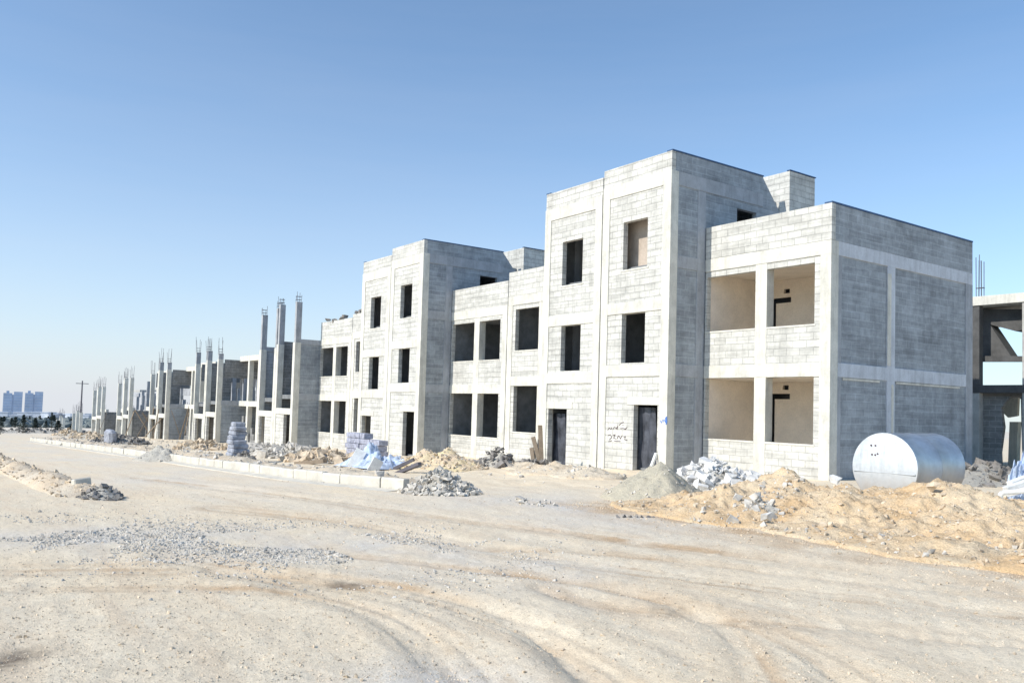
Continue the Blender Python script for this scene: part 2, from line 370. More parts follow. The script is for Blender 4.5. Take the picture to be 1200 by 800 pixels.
cubf = np.array([(0, 3, 2), (0, 2, 1), (4, 5, 6), (4, 6, 7), (0, 1, 5), (0, 5, 4), (1, 2, 6), (1, 6, 5), (2, 3, 7), (2, 7, 6), (3, 0, 4), (3, 4, 7)])
def rocks(name, pos, size, mat, parent=None, blocky=False, flat=.7):
    n = len(pos); T, TF = (cub, cubf) if blocky else (ico, icof); k = len(T)
    V = np.repeat(T[None], n, 0)*(1+(.17 if blocky else .34)*rng.standard_normal((n, k, 1)).clip(-1.2, 1.2))+(.16 if blocky else .12)*rng.standard_normal((n, k, 3))
    s = size[:, None]*np.stack([rng.uniform(.7, 1.3, n), rng.uniform(.6, 1.1, n), flat*rng.uniform(.6, 1.1, n)], 1)
    V = np.sign(V)*np.abs(V)**.8 if blocky is None else V
    V = V*s[:, None, :]
    ax = rng.standard_normal((n, 3)); ax[:, 2] += .8; ax /= np.linalg.norm(ax, axis=1)[:, None]; th = rng.uniform(0, 6.28, n)*1.
    c, si = np.cos(th)[:, None, None], np.sin(th)[:, None, None]; a = ax[:, None, :]
    V = V*c+np.cross(np.broadcast_to(a, V.shape), V)*si+a*(V*a).sum(-1, keepdims=True)*(1-c)
    V = V+pos[:, None, :]
    Fc = (TF[None]+np.arange(n)[:, None, None]*k).reshape(-1, 3)
    return np_mesh(name, V.reshape(-1, 3), Fc, mat, parent)
def gr_scatter(n, fx, fy, s0, s1):
    x = fx(n); y = fy(n); s = s0*(s1/s0)**(rng.random(n)**2.2)
    z = gz(x)+relief(x.copy(), y.copy()); return np.stack([x, y, z+s*.15], 1), s
# gravel band
bp = np.array([gp(*p)[:2] for p in ((-90, 632), (60, 628), (200, 634), (330, 640), (420, 640), (520, 652))])
seg = rng.integers(0, len(bp)-1, 16000); u = rng.random(16000)[:, None]; c = bp[seg]*(1-u)+bp[seg+1]*u
c = c+rng.normal(0, .85, (16000, 2)); c = c[(fbm(c[:, 0]*1.2, c[:, 1]*1.2, 2) > -.05)]
s = .007*(.024/.007)**(rng.random(len(c))**3)
tag(rocks('gravel', np.column_stack([c, gz(c[:, 0])+relief(c[:, 0].copy(), c[:, 1].copy())+s*.15]), s, 'rock'), 'grey crushed gravel strewn in a band across the dirt crossing', 'gravel', kind='stuff')
def fan(n, r0, r1, a0, a1):
    px = rng.uniform(a0, a1, n); r = r0*(r1/r0)**rng.random(n); d = (fh[None, :2]+rt[None, :2]*((px-600)/F_PX)[:, None])
    return d*r[:, None]
c = fan(13000, 5., 26, -60, 1260); keep = (vnoise(c[:, 0]*.7, c[:, 1]*.7) > -.15) | (rng.random(len(c)) < .3); c = c[keep]
s = .004*(.017/.004)**(rng.random(len(c))**5)
tag(rocks('scattered_stones', np.column_stack([c, gz(c[:, 0])+relief(c[:, 0].copy(), c[:, 1].copy())+s*.1]), s, 'rock_tan'), 'small stones and clods lying loose over the dirt road', 'stones', kind='stuff')
c = fan(34000, 4.8, 17, -60, 1260); k = vnoise(c[:, 0]*1.1+4, c[:, 1]*1.1) > -.22; c = c[k]; s = .0028*(.0085/.0028)**(rng.random(len(c))**2)
tag(rocks('grit', np.column_stack([c, gz(c[:, 0])+relief(c[:, 0].copy(), c[:, 1].copy())+s*.2]), s, 'grit'), 'fine grit lying over the near ground', 'grit', kind='stuff')
# builders' litter along the foot of the terrace
n = 5200; x = -11-(rng.random(n)**1.4)*75; y = 8.6+rng.random(n)**1.2*8.6; k = fbm(x*.35, y*.5, 3) > -.05; x, y = x[k], y[k]; s = .015*(.12/.015)**(rng.random(len(x))**3.4)
tag(rocks('builders_rubble', np.column_stack([x, y, gz(x)+relief(x.copy(), y.copy())+s*.2]), s, 'rock', blocky=True), 'broken block and concrete litter on the ground before the terrace', 'rubble', kind='stuff')

# ------------------------------------------------------------------ heaps
def heap(name, bumps, mat, label, cat='heap', res=.07, rough=.09, seed=0, group=None, pebbles=None, edge=.8):
    """bumps: list of (x, y, radius along X, radius along Y, height, rotation); one irregular pile skirted into the ground"""
    bx = [b[0] for b in bumps]; by = [b[1] for b in bumps]; rm = max(max(b[2], b[3]) for b in bumps)*1.5
    x0, x1, y0, y1 = min(bx)-rm, max(bx)+rm, min(by)-rm, max(by)+rm
    nx = int((x1-x0)/res)+2; ny = int((y1-y0)/res)+2
    X, Y = np.meshgrid(np.linspace(x0, x1, nx), np.linspace(y0, y1, ny), indexing='ij')
    wx = X+.35*rm*.3*fbm(X*.9+seed, Y*.9, 3); wy = Y+.35*rm*.3*fbm(X*.9, Y*.9+seed+40, 3)
    H = np.zeros(X.shape)
    for (cx, cy, ra, rb, h, rot) in bumps:
        dx = (wx-cx)*math.cos(rot)+(wy-cy)*math.sin(rot); dy = -(wx-cx)*math.sin(rot)+(wy-cy)*math.cos(rot)
        d = np.sqrt((dx/ra)**2+(dy/rb)**2); hh = h*np.clip(1-d**edge, -.4, 1); H = np.maximum(H, hh)+np.minimum(np.maximum(hh, 0), H)*.25
    m = np.clip(H/.15, 0, 1)
    hmax = max(b[4] for b in bumps)
    Z = gz(X)+H+m*(rough*hmax*1.6*fbm(X*2.2+seed, Y*2.2, 4, .6)+(.045+rough*.3*hmax)*fbm(X*7, Y*7+seed, 4, .72))-np.where(H < .015, .12, 0.)+.02*(H > .015)
    V = np.stack([X.ravel(), Y.ravel(), Z.ravel()], 1)
    I = (np.arange(nx-1)[:, None]*ny+np.arange(ny-1)[None]).ravel(); Fc = np.stack([I, I+ny, I+ny+1, I+1], 1)
    keep = (H.ravel()[Fc] > .015).any(1); Fc = Fc[keep]
    used = np.unique(Fc); mp = np.full(len(V), -1); mp[used] = np.arange(len(used)); V = V[used]; Fc = mp[Fc]
    cx, cy = np.mean(bx), np.mean(by)
    root = thing(name, (cx, cy, float(gz(cx))), label, cat, group)
    np_mesh('mound', V, Fc, mat, root, smooth=True)
    if pebbles:
        for (cnt, a, b, pm, zone) in pebbles:
            pick = V[rng.integers(0, len(V), cnt*4)]
            if zone: pick = pick[zone(pick)]
            pick = pick[:cnt]; s = a*(b/a)**(rng.random(len(pick))**2.2)
            o = rocks('clods' if 'tan' in pm else 'stones', pick+np.array([0, 0, .0])+np.column_stack([0*s, 0*s, s*.2]), s, pm, root, blocky=('tan' not in pm)); o['kind'] = 'stuff'
    return root
def rubble(name, cx, cy, rx, ry, h, n, a, b, mat, label, blocky=True, group=None, under='greysoil', cat='rubble'):
    n = int(n*3.6); a *= .35; b *= 1.0
    root = thing(name, (cx, cy, float(gz(cx))), label, cat, group)
    nr = 28; X, Y = np.meshgrid(np.linspace(-1, 1, nr), np.linspace(-1, 1, nr), indexing='ij'); d = np.hypot(X, Y)
    wx, wy = cx+X*rx, cy+Y*ry
    Z = gz(wx)+h*.8*np.clip(1-d, -.2, 1)*(1+.9*fbm(wx*2.5, wy*2.5, 3))
    V = np.stack([wx.ravel(), wy.ravel(), Z.ravel()], 1); I = (np.arange(nr-1)[:, None]*nr+np.arange(nr-1)[None]).ravel()
    np_mesh('mound', V, np.stack([I, I+nr, I+nr+1, I+1], 1), under, root, smooth=True)
    t = rng.random(n)*6.283; r = rng.random(n)**.55; s = a*(b/a)**(rng.random(n)**3.2)
    px = cx+r*rx*np.cos(t)*1.05; py = cy+r*ry*np.sin(t)*1.05
    pz = gz(px)+h*np.clip(1-r, 0, 1)*(.75+.5*rng.random(n))+s*.1
    o = rocks('broken_pieces', np.column_stack([px, py, pz]), s, mat, root, blocky=blocky, flat=.6); o['kind'] = 'stuff'
    return root

# ------------------------------------------------------------------ terrace houses
YT, YW = 17.762, 19.287
W, H = 4.276, 2.986
A0 = -12.685
S0 = A0-W-H
PER = 2*(W+H)
YB = 26.84
def house(Xs, d, b, label, plaster=False, skip_tower=False, junk=False, group='block houses of the unfinished terrace'):
    X = lambda t: Xs+d*t
    Z = lambda z: z+b
    root = thing('block_house', (X(3.6), YT, b), label, 'house', group)
    def box(name, mat, t0, t1, y0, y1, z0, z1, bev=.006, par=None): return MB().box(X(t0), X(t1), y0, y1, Z(z0), Z(z1)).build(name, mat, par or root, bevel=bev)
    side = 'block_shade'; cs = 'cast_shade'
    G = .022                                    # open joint to the neighbour
    Tt = 2.986
    cast = 'cast'
    if not skip_tower:
        # tower front
        wl = MB().wall('x', YT+.035, YT+.22, X(.34), X(2.66), Z(-1.2), Z(3.0), [(X(1.585), X(2.575), Z(-1.2+.9), Z(2.145))]).build('front_wall', 'block', root)
        MB().wall('x', YT+.035, YT+.22, X(.34), X(2.66), Z(3.37), Z(4.95), [(X(.975), X(1.99), Z(3.421), Z(4.95))]).build('front_wall', 'block', root)
        wu = MB().wall('x', YT+.035, YT+.22, X(.34), X(2.66), Z(5.3), Z(8.645), [(X(.965), X(2.02), Z(6.317), Z(7.815))]).build('front_wall', 'block', root)
        box('column', cast, G, .34, YT, YT+.32, -1.2, 9.056); box('column', cast, 2.66, Tt, YT, YT+.32, -1.2, 9.056)
        for z0, z1 in ((3.0, 3.37), (4.95, 5.3), (8.645, 9.056)): box('beam', cast, .34, 2.66, YT+.004, YT+.3, z0, z1)
        box('lintel', cast, 1.3, 2.66, YT+.012, YT+.21, 2.149, 2.38, .004, wl)
        box('window_sill', cast, .9, 2.09, YT+.016, YT+.2, 6.26, 6.314, .004, wu)
        # stair tower side towards its own wing
        ts, tk = Tt-.03, Tt-.2
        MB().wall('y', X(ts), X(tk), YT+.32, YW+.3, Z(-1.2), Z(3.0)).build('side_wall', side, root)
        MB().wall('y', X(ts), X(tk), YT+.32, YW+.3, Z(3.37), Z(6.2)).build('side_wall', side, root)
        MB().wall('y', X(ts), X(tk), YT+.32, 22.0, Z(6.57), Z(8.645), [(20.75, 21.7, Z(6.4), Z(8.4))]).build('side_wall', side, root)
        for z0, z1, ye in ((3.0, 3.37, YW+.3), (6.2, 6.57, YW+.3), (8.645, 9.056, 22.0)):
            box('side_beam', cs, Tt-.26, Tt-.004, YT+.32, ye, z0, z1)
        box('pier', cs, Tt-.25, Tt-.012, YW-.34, YW-.003, -1.2, 8.64)
        # raked rear cheek of the stair tower
        MB().prism([(X(ts), 22.0, Z(9.6)), (X(ts), 22.0, Z(6.58)), (X(ts), 22.9, Z(6.58)), (X(ts), 22.9, Z(8.6))], (X(tk)-X(ts), 0, 0)).build('raked_cheek', side, root)
        # parapet
        MB().box(X(G), X(Tt-.015), YT+.02, YT+.2, Z(9.056), Z(9.627)).build('parapet', 'block', root, bevel=.008)
        MB().box(X(Tt-.2), X(Tt-.012), YT+.2, 22.0, Z(9.056), Z(9.627)).build('parapet', side, root, bevel=.008)
        MB().box(X(G), X(.2), YT+.2, 22.9, Z(9.056), Z(9.627)).build('parapet', side, root, bevel=.008)
        MB().box(X(Tt-.22), X(Tt+.008), YT+.02, 22.0, Z(9.63), Z(9.665)).build('parapet_fringe', 'edge_fringe', root)  # added strip standing in for the blue fringe along the edge
        box('roof_slab', 'slab', .2, Tt-.27, YT+.31, 22.9, 8.70, 9.0)
        MB().wall('y', X(G), X(.2), YT+.33, 22.9, Z(-1.2), Z(9.05)).build('party_wall', side, root)
        box('rear_wall', side, .2, Tt-.2, 22.7, 22.9, 6.6, 9.0)
        # dim rooms inside the stair tower
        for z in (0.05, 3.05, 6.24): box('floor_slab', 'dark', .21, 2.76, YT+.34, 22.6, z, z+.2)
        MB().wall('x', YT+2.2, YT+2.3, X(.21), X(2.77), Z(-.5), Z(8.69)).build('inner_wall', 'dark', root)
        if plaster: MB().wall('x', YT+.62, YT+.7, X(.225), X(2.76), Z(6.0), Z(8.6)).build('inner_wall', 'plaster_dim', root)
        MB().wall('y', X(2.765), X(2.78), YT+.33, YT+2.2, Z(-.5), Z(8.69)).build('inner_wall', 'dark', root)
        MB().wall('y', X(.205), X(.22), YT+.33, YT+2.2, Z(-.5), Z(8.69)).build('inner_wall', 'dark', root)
        # head house over the stair
        MB().box(X(.25), X(3.3), 22.92, 24.3, Z(6.6), Z(9.93)).build('head_house', 'block', root, bevel=.01)
        MB().box(X(3.2), X(3.33), 22.9, 24.32, Z(9.935), Z(9.965)).build('parapet_fringe', 'edge_fringe', root)
    # wing
    inn = 'plaster' if plaster else 'dark'
    Ta, Tb = 2.99, 6.92
    for z0, z1, hz0, hz1 in ((-1.2, 3.0, 1.209, 3.0), (3.37, 6.2, 4.396, 6.03)):
        wa = MB().wall('x', YW+.03, YW+.2, X(Ta), X(4.83), Z(z0), Z(z1), [(X(3.05), X(4.83), Z(hz0), Z(hz1))]).build('front_wall', 'block', root)
        wb = MB().wall('x', YW+.03, YW+.2, X(5.22), X(Tb), Z(z0), Z(z1), [(X(5.22), X(6.74), Z(hz0), Z(hz1))]).build('front_wall', 'block', root)
        box('column', cast, 4.83, 5.22, YW+.018, YW+.34, z0, z1)
        for ta, tb, pw in ((3.0, 4.83, wa), (5.22, 6.78, wb)): box('window_sill', cast, ta+.002, tb-.002, YW+.012, YW+.22, hz0-.05, hz0-.002, .004, pw)
    box('column', cast, Tb, W+H-G, YW, YW+.34, -1.2, 6.2)
    box('beam', cast, Ta, Tb, YW+.004, YW+.3, 3.0, 3.37); box('beam', cast, Ta, W+H-G, YW+.004, YW+.34, 6.2, 6.57)
    box('parapet', 'block', Ta, W+H-G, YW+.012, YW+.19, 6.574, 7.546)
    # outer end wall
    te = W+H-G
    cols = [(YW+.34, YW+.36), (21.99, 22.38), (26.42, YB)] if plaster else []
    if plaster:
        box('column', 'cast_shade_pale', te-.34, te, 21.99, 22.38, -1.2, 6.2); box('column', cs, te-.34, te, 26.42, YB, -1.2, 6.2)
        box('column', cs, te-.3, te-.006, YW+.342, YW+.5, -1.2, 6.2)
        for ya, yb in ((YW+.5, 21.99), (22.38, 26.42)):
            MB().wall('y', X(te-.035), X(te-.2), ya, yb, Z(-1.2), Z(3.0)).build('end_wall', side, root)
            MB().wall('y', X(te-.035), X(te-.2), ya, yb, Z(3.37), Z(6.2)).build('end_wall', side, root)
            box('mortar_bed', 'cast', te-.03, te-.012, ya+.1, yb-.35, 2.93, 2.985, .003)
        box('pilaster_render', 'cast', te, te+.012, 21.97, 22.16, 3.42, 6.0, .004)
        box('pilaster_render', 'cast', te, te+.010, 22.2, 22.31, 1.5, 2.9, .004)
        box('side_beam', 'cast_shade_pale', te-.3, te-.003, YW+.345, YB, 3.0, 3.37); box('side_beam', 'cast_shade_pale', te-.3, te-.001, YW+.345, YB, 6.2, 6.57)
    else:
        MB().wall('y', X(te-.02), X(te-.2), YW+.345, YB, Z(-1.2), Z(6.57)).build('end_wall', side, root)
    MB().box(X(te-.2), X(te-.006), YW+.19, YB, Z(6.574), Z(7.546)).build('parapet', side, root, bevel=.008)
    if plaster: MB().box(X(te-.22), X(te+.008), YW+.012, YB, Z(7.549), Z(7.59)).build('parapet_fringe', 'edge_fringe', root)
    MB().wall('x', YB-.2, YB-.01, X(0.25), X(te-.21), Z(-1.2), Z(7.5)).build('rear_wall', side, root)
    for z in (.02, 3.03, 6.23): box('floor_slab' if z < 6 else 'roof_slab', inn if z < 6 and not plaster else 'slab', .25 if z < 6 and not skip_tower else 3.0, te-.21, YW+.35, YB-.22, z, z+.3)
    # room linings
    yi = YW+2.75
    for z0, z1 in ((.33, 3.02), (3.34, 6.22)):
        MB().wall('x', yi, yi+.1, X(3.0), X(te-.22), Z(z0), Z(z1), [(X(3.06), X(3.5), Z(z0-.1), Z(z0+2.3)), (X(3.5), X(4.05), Z(z0+2.13), Z(z0+2.3)), (X(3.78), X(4.0), Z(z0+2.42), Z(z0+2.56))] if plaster else []).build('inner_wall', inn, root)
        if plaster:
            MB().wall('x', yi+1.2, yi+1.25, X(.25), X(te-.22), Z(z0), Z(z1)).build('inner_wall', 'dark', root)
        MB().wall('y', X(3.0), X(3.02), YW+.21, yi, Z(z0), Z(z1)).build('inner_wall', inn, root)
        MB().wall('y', X(te-.215), X(te-.24), YW+.36, yi, Z(z0), Z(z1)).build('inner_wall', inn, root)
        if plaster: box('ceiling', inn, 3.03, te-.25, YW+.36, yi-.01, z1-.04, z1-.01, 0)
    return root
MT['cast_shade_pale'] = mat_plain('cast_concrete_shaded_pale', (.60, .63, .68), lo=.85, board=True)  # lighter bluish copy of the cast concrete, end-wall shade in its colour
house(S0, 1, 0.0, 'nearest block house with tan plastered rooms, silver tank beside its end wall', plaster=True)
house(S0, -1, -.185, 'block house left of the nearest one, sharing its tower, one step lower')
house(S0-PER, 1, -.491, 'middle block house with yellow sand heap at its foot')
house(S0-PER, -1, -.77, 'block house behind the blue tarpaulin, left half of the far tower')

# ------------------------------------------------------------------ unfinished houses further along
def rebar(mb, x, y, z, w=.12, h=1.0):
    for dx in (-w, w):
        for dy in (-w, w):
            l = random.uniform(-.08, .08); m = random.uniform(-.08, .08)
            mb.bar((x+dx, y+dy, z-.1), (x+dx+l, y+dy+m, z+h*random.uniform(.7, 1.15)), .012, 5)
    for zz_ in (z+.12, z+.3):
        mb.box(x-w-.012, x+w+.012, y-w-.012, y-w+.004, zz_, zz_+.02); mb.box(x-w-.012, x+w+.012, y+w-.004, y+w+.012, zz_, zz_+.02)
        mb.box(x-w-.012, x-w+.004, y-w-.012, y+w+.012, zz_, zz_+.02); mb.box(x+w-.004, x+w+.012, y-w-.012, y+w+.012, zz_, zz_+.02)
def shell(Xs, d, b, label, wing_done=False, tops=(8.7, 8.65), level=3, group='bare concrete frames along the terrace', name='concrete_frame'):
    """a house still at frame stage. level 3: side walls up two floors, 2: ground-floor walls only, 1: posts and a few beams, 0: stumps"""
    X = lambda t: Xs+d*t
    Z = lambda z: z+b
    if wing_done:
        root = house(Xs, d, b, label, skip_tower=True, group=group)
    else:
        root = thing(name, (X(3.6), YT, b), label, 'unfinished house', group)
    def box(nm, mat, t0, t1, y0, y1, z0, z1, bev=.006): return MB().box(X(t0), X(t1), y0, y1, Z(z0), Z(z1)).build(nm, mat, root, bevel=bev)
    cages = []
    for (ta, tb), tp in zip(((.022, .34), (2.66, 2.986)) if level == 3 else ((.03, .25), (2.74, 2.98)), tops):
        box('column', 'cast', ta, tb, YT, YT+.36, -1.2, min(tp, 6.3)); box('column', 'post_shade_mix', ta+.06, tb-.02, YT+.03, YT+.36, min(tp, 6.3), tp+.001); cages.append((X((ta+tb)/2), YT+.16, Z(tp), .12, 1.1 if level < 3 else .5))
    if level >= 1:
        box('beam', 'cast', .34, 2.66, YT+.004, YT+.3, 2.149, 2.5)
    if level == 3 or level == 2:
        MB().wall('x', YT+.035, YT+.22, X(.34), X(2.66), Z(-1.2), Z(2.146), [(X(1.585), X(2.575), Z(-1.2), Z(2.146))] if level == 3 else [(X(.6), X(2.4), Z(-.1), Z(2.146))]).build('front_wall', 'block', root)
        MB().wall('x', YT+2.2, YT+2.3, X(.25), X(2.74), Z(-.5), Z(2.9)).build('inner_wall', 'dark', root)
    ht = {3: 6.5, 2: 3.0, 1: 0, 0: 0}[level]
    if ht:
        yb = YW+.3 if wing_done else 25.0
        MB().wall('y', X(2.956), X(2.79), YT+.32, yb, Z(-1.2), Z(3.0)).build('side_wall', 'block_shade', root)
        if ht > 4: MB().wall('y', X(2.956), X(2.79), YT+.32, yb, Z(3.37), Z(6.2)).build('side_wall', 'block_shade', root)
        if ht > 4: box('side_beam', 'cast_shade', 2.74, 2.982, YT+.32, yb, 6.2, 6.5)
        box('side_beam', 'cast_shade', 2.74, 2.982, YT+.32, yb, 3.0, 3.37)
        MB().wall('y', X(.03), X(.2), YT+.4, 22.5 if level == 3 else 19.6, Z(-1.2), Z(max(ht, 6.1))).build('party_wall', 'block_raw', root)
        box('floor_slab', 'dark', .21, 2.73, YT+.34, 22.5, 3.05, 3.3)
        if ht > 4: MB().wall('x', 22.3, 22.5, X(.22), X(2.78), Z(3.3), Z(6.4)).build('rear_wall', 'block_raw', root)
    if level == 2:                                  # roof slab of the wing carried on posts, open upper floor
        MB().wall('y', X(2.956), X(2.79), YT+.5, 21.2, Z(5.0), Z(6.3)).build('gable_wall', 'block_raw', root)
    if not wing_done and level >= 1:
        tp = 6.2 if level >= 2 else 3.0
        for t0 in (4.83, 6.92):
            for y0 in (YW, 22.8, 26.4):
                z1 = tp if (level >= 2 or y0 < 20 or random.random() < .6) else 5.6
                box('column', 'cast' if y0 < 20 else 'cast_shade', t0, t0+.32, y0, y0+.32, -1.2, z1, .004)
                if level < 2: cages.append((X(t0+.16), y0+.16, Z(z1), .12, 1.))
        box('beam', 'cast', 2.99, 7.24, YW+.004, YW+.3, 3.0, 3.37)
        if level >= 2:
            box('beam', 'cast', 2.99, 7.24, YW+.004, YW+.3, 6.2, 6.57)
            box('roof_slab', 'slab', 2.99, 7.24, YW+.31, 26.8, 6.22, 6.5); box('floor_slab', 'slab', 2.99, 7.24, YW+.31, 26.8, 3.02, 3.3)
            for i in range(3): box('parapet', 'block_raw', 3.0+i*.9, 3.7+i*.9, 22.8, 23.0, 6.52, 6.75+.25*random.random())
            jag = MB()
            for i in range(9):
                t = 3.1+i*.43; hgt = random.choice((.6, 1.0, 1.4, .8, .4)); jag.box(X(t), X(t+.40), 24.1, 24.3, Z(3.31), Z(3.31+hgt))
            jag.build('half_built_wall', 'block', root)
        else:
            box('roof_slab', 'slab', 3.2, 7.0, 23, 26.6, 5.6, 5.85)
            box('floor_slab', 'slab', 2.99, 7.2, 21.5, 26.6, 3.0, 3.28)
            MB().wall('y', X(.03), X(.2), YT+.4, 22.5, Z(-1.2), Z(2.9)).build('party_wall', 'block_raw', root)
            MB().wall('y', X(2.956), X(2.79), YT+.5, 24, Z(-1.2), Z(2.6)).build('side_wall', 'block_raw', root)
            jag = MB()
            for i in range(8):
                t = 3.1+i*.47; hgt = random.choice((1.2, 2.0, 2.6, .8, 1.5)); jag.box(X(t), X(t+.45), 22.1, 22.3, Z(-1.2), Z(hgt))
            jag.build('half_built_wall', 'block_raw', root)
    if not wing_done and level in (1, 2):             # more posts, stub beams and partial infill behind the front line
        for t0, y0 in ((.04, 20.6), (2.74, 20.6), (.04, 22.6), (2.74, 22.6), (3.9, 24.2), (5.9, 21.2)):
            tp = random.uniform(3.6, 6.4); box('column', 'post_shade_mix', t0, t0+.24, y0, y0+.3, -1.2, tp, .004)
        box('beam', 'post_shade_mix', .04, 2.98, 20.62, 20.86, 2.95, 3.25); box('beam', 'post_shade_mix', 3.0, 6.9, 22.85, 23.05, random.uniform(4.4, 5.2), 5.45)
        jg = MB()
        for i in range(10):
            t = 3.05+i*.385; h_ = random.choice((.3, .7, 1.1, 1.5, 1.9, 2.3)); jg.box(X(t), X(t+.37), YW+.05, YW+.2, Z(-1.2), Z(h_))
        jg.build('half_built_wall', 'block_raw', root)
    for cg in cages:
        rb = MB(); rebar(rb, *cg); rb.build('rebar_cage', 'steel', root, merge=False)
    return root
X2 = S0-2*PER
shell(X2, 1, -.947, 'house with a finished two-window wing and an unroofed tower of tall bare posts', wing_done=True, tops=(8.7, 8.64), group='block houses of the unfinished terrace')
shell(X2, -1, -1.15, 'roofless house frame sharing the tallest bare posts, its wing still open', tops=(8.7, 8.5), level=3)
FR = [(3, 2, (7.0, 6.7), (7.2, 7.2)), (4, 2, (7.0, 6.9), (6.6, 6.2)), (5, 1, (6.2, 6.2), (6.2, 5.9)), (6, 1, (5.8, 5.8), (5.7, 5.6)), (7, 0, (3.2, 3.0), (3.1, 3.0)), (8, 0, (2.6, 2.4), (2.4, 2.2))]
ordn = ['next past the tallest bare posts', 'second past the tallest bare posts', 'third past the tallest bare posts', 'fourth past the tallest bare posts', 'fifth past the tallest posts', 'farthest low stumps of posts']
for i, (k, lv, ta, tb) in enumerate(FR):
    Xs = S0-k*PER; bb = float(gz(Xs))-.25
    shell(Xs, 1, bb, f'right half of the pair of concrete house frames {ordn[i]}', tops=ta, level=lv)
    shell(Xs, -1, bb-.2, f'left half of the pair of concrete house frames {ordn[i]}', tops=tb, level=lv)
for i in range(26):                               # props and shuttering boards leaning in the third frame
    x = -70-rng.random()*36; y = 17.+rng.random()*4; z = float(gz(x)); o = MB().obox((x, y, z+1.3), .1, .05, rng.uniform(2.2, 3.4), (rng.uniform(-.5, .5), rng.uniform(-.7, .7), rng.uniform(0, 3))).build('timber_prop', 'wood', None, bevel=.005)
    tag(o, 'rough timber prop leaning among the posts of a far frame', 'timber prop', 'timber props leaning in the far frames')

# second row: frame building behind the nearest house
def rear_frame():
    b = 0.; Yr = 32.0
    root = thing('rear_frame_building', (-12.5, Yr, b), 'raw concrete frame building behind the nearest house, flat slab roof on posts', 'unfinished house')
    x0 = float(at(1139, 400, Yr)[0]); xe = -4.
    MB().box(x0-3, xe, Yr, Yr+8, 6.24, 6.58).build('roof_slab', 'cast', root, bevel=.01)
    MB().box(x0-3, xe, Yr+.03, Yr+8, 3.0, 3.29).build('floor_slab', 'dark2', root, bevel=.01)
    for px in (1137, 1197, 1262):
        q = at(px, 400, Yr); MB().box(q[0], q[0]+.3, Yr+.05, Yr+.35, -1, 3.0).build('column', 'slab', root, bevel=.01)
        MB().box(q[0], q[0]+.3, Yr+.05, Yr+.35, 3.29, 6.24).build('column', 'slab' if px > 1140 else 'dark2', root, bevel=.01)
    def poly(pp, Y, mat, nm, th=.18):
        MB().prism([tuple(at(px, py, Y)) for px, py in pp], (0, th, 0)).build(nm, mat, root)
    poly([(1144, 362), (1199, 362), (1199, 386), (1190, 388), (1160, 380), (1186, 419), (1144, 421)], Yr+.75, 'dark2', 'stair_flight', .6)
    poly([(1142, 417), (1198, 417), (1198, 423.5), (1142, 423.5)], Yr+.4, 'dark2', 'landing_beam', .3)
    poly([(1142, 464), (1184, 464), (1173, 478), (1176, 500), (1172, 530), (1175, 600), (1142, 600)], Yr+.36, 'block_raw', 'broken_wall')
    poly([(1196, 464), (1230, 464), (1230, 610), (1196, 610), (1198, 540)], Yr+.36, 'block_raw', 'broken_wall')
    poly([(1164, 468), (1193, 466), (1192, 487), (1181, 489), (1174, 482)], Yr+3.4, 'cast', 'hanging_lintel')
    poly([(1183, 494), (1193, 494), (1191, 548), (1181, 548)], Yr+3.4, 'cast', 'post', .3)
    rb = MB(); q = at(1142.5, 340, Yr)
    for i in range(6): rb.bar((q[0]+i*.045, Yr+.1+.12*(i % 2), 6.5), (q[0]+i*.045+random.uniform(-.02, .02), Yr+.1+.12*(i % 2), 8.1+random.uniform(-.3, .2)), .014, 5)
    rb.box(q[0]-.02, q[0]+.25, Yr+.09, Yr+.23, 6.9, 6.92); rb.build('starter_bars', 'steel', root, merge=False)
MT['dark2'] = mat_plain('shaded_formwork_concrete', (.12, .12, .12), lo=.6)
rear_frame()

# ------------------------------------------------------------------ graffiti on the nearest tower
gr = thing('spray_graffiti', tuple(at(724, 505, YT+.03)), 'two lines of black spray painted script beside the nearest tower door', 'graffiti')
def strokes(name, mat, pts_list, Y, r, root):
    mb = MB()
    for pl in pts_list:
        for (a, b_) in zip(pl[:-1], pl[1:]):
            p, q = at(*a, Y), at(*b_, Y); mb.bar(p, q, r, 6)
    return mb.build(name, mat, root)
Yg = YT+.03
strokes('upper_line', 'black', [[(712, 504), (714, 501), (716, 503), (717, 500.5)], [(718, 503), (720, 500), (722, 502), (724, 499), (723, 503)], [(725.5, 498), (728, 495.5), (731, 494.5)], [(727, 502), (730, 501.5), (733, 503), (735, 500)], [(729.5, 498.2), (730.4, 498)], [(732, 502), (733.8, 502)]], Yg, .009, gr)
strokes('lower_line', 'graff', [[(712.5, 510), (715, 509), (717, 512), (714, 515)], [(718, 510), (721, 509), (719, 513), (722, 514)], [(723, 514), (725, 510), (727, 514), (729, 510)], [(731, 512), (733, 511), (732, 515), (735, 515.5)], [(713, 517), (717, 516)], [(720, 516.5), (727, 517)]], Yg, .011, gr)
gb = thing('blue_graffiti', tuple(at(778, 490, YT)), 'small blue spray paint scrawl on the nearest tower corner post', 'graffiti')
strokes('scrawl', 'graff_blue', [[(773.5, 492), (775, 495.5), (776.5, 491.5)], [(777, 495), (778, 491), (779.5, 494.5)]], YT-.001, .011, gb)
strokes('blue_blot', 'graff_blue', [[(781, 488), (781.4, 494), (780.6, 497)], [(780.2, 489), (780.2, 495)]], YT-.001, .02, gb)

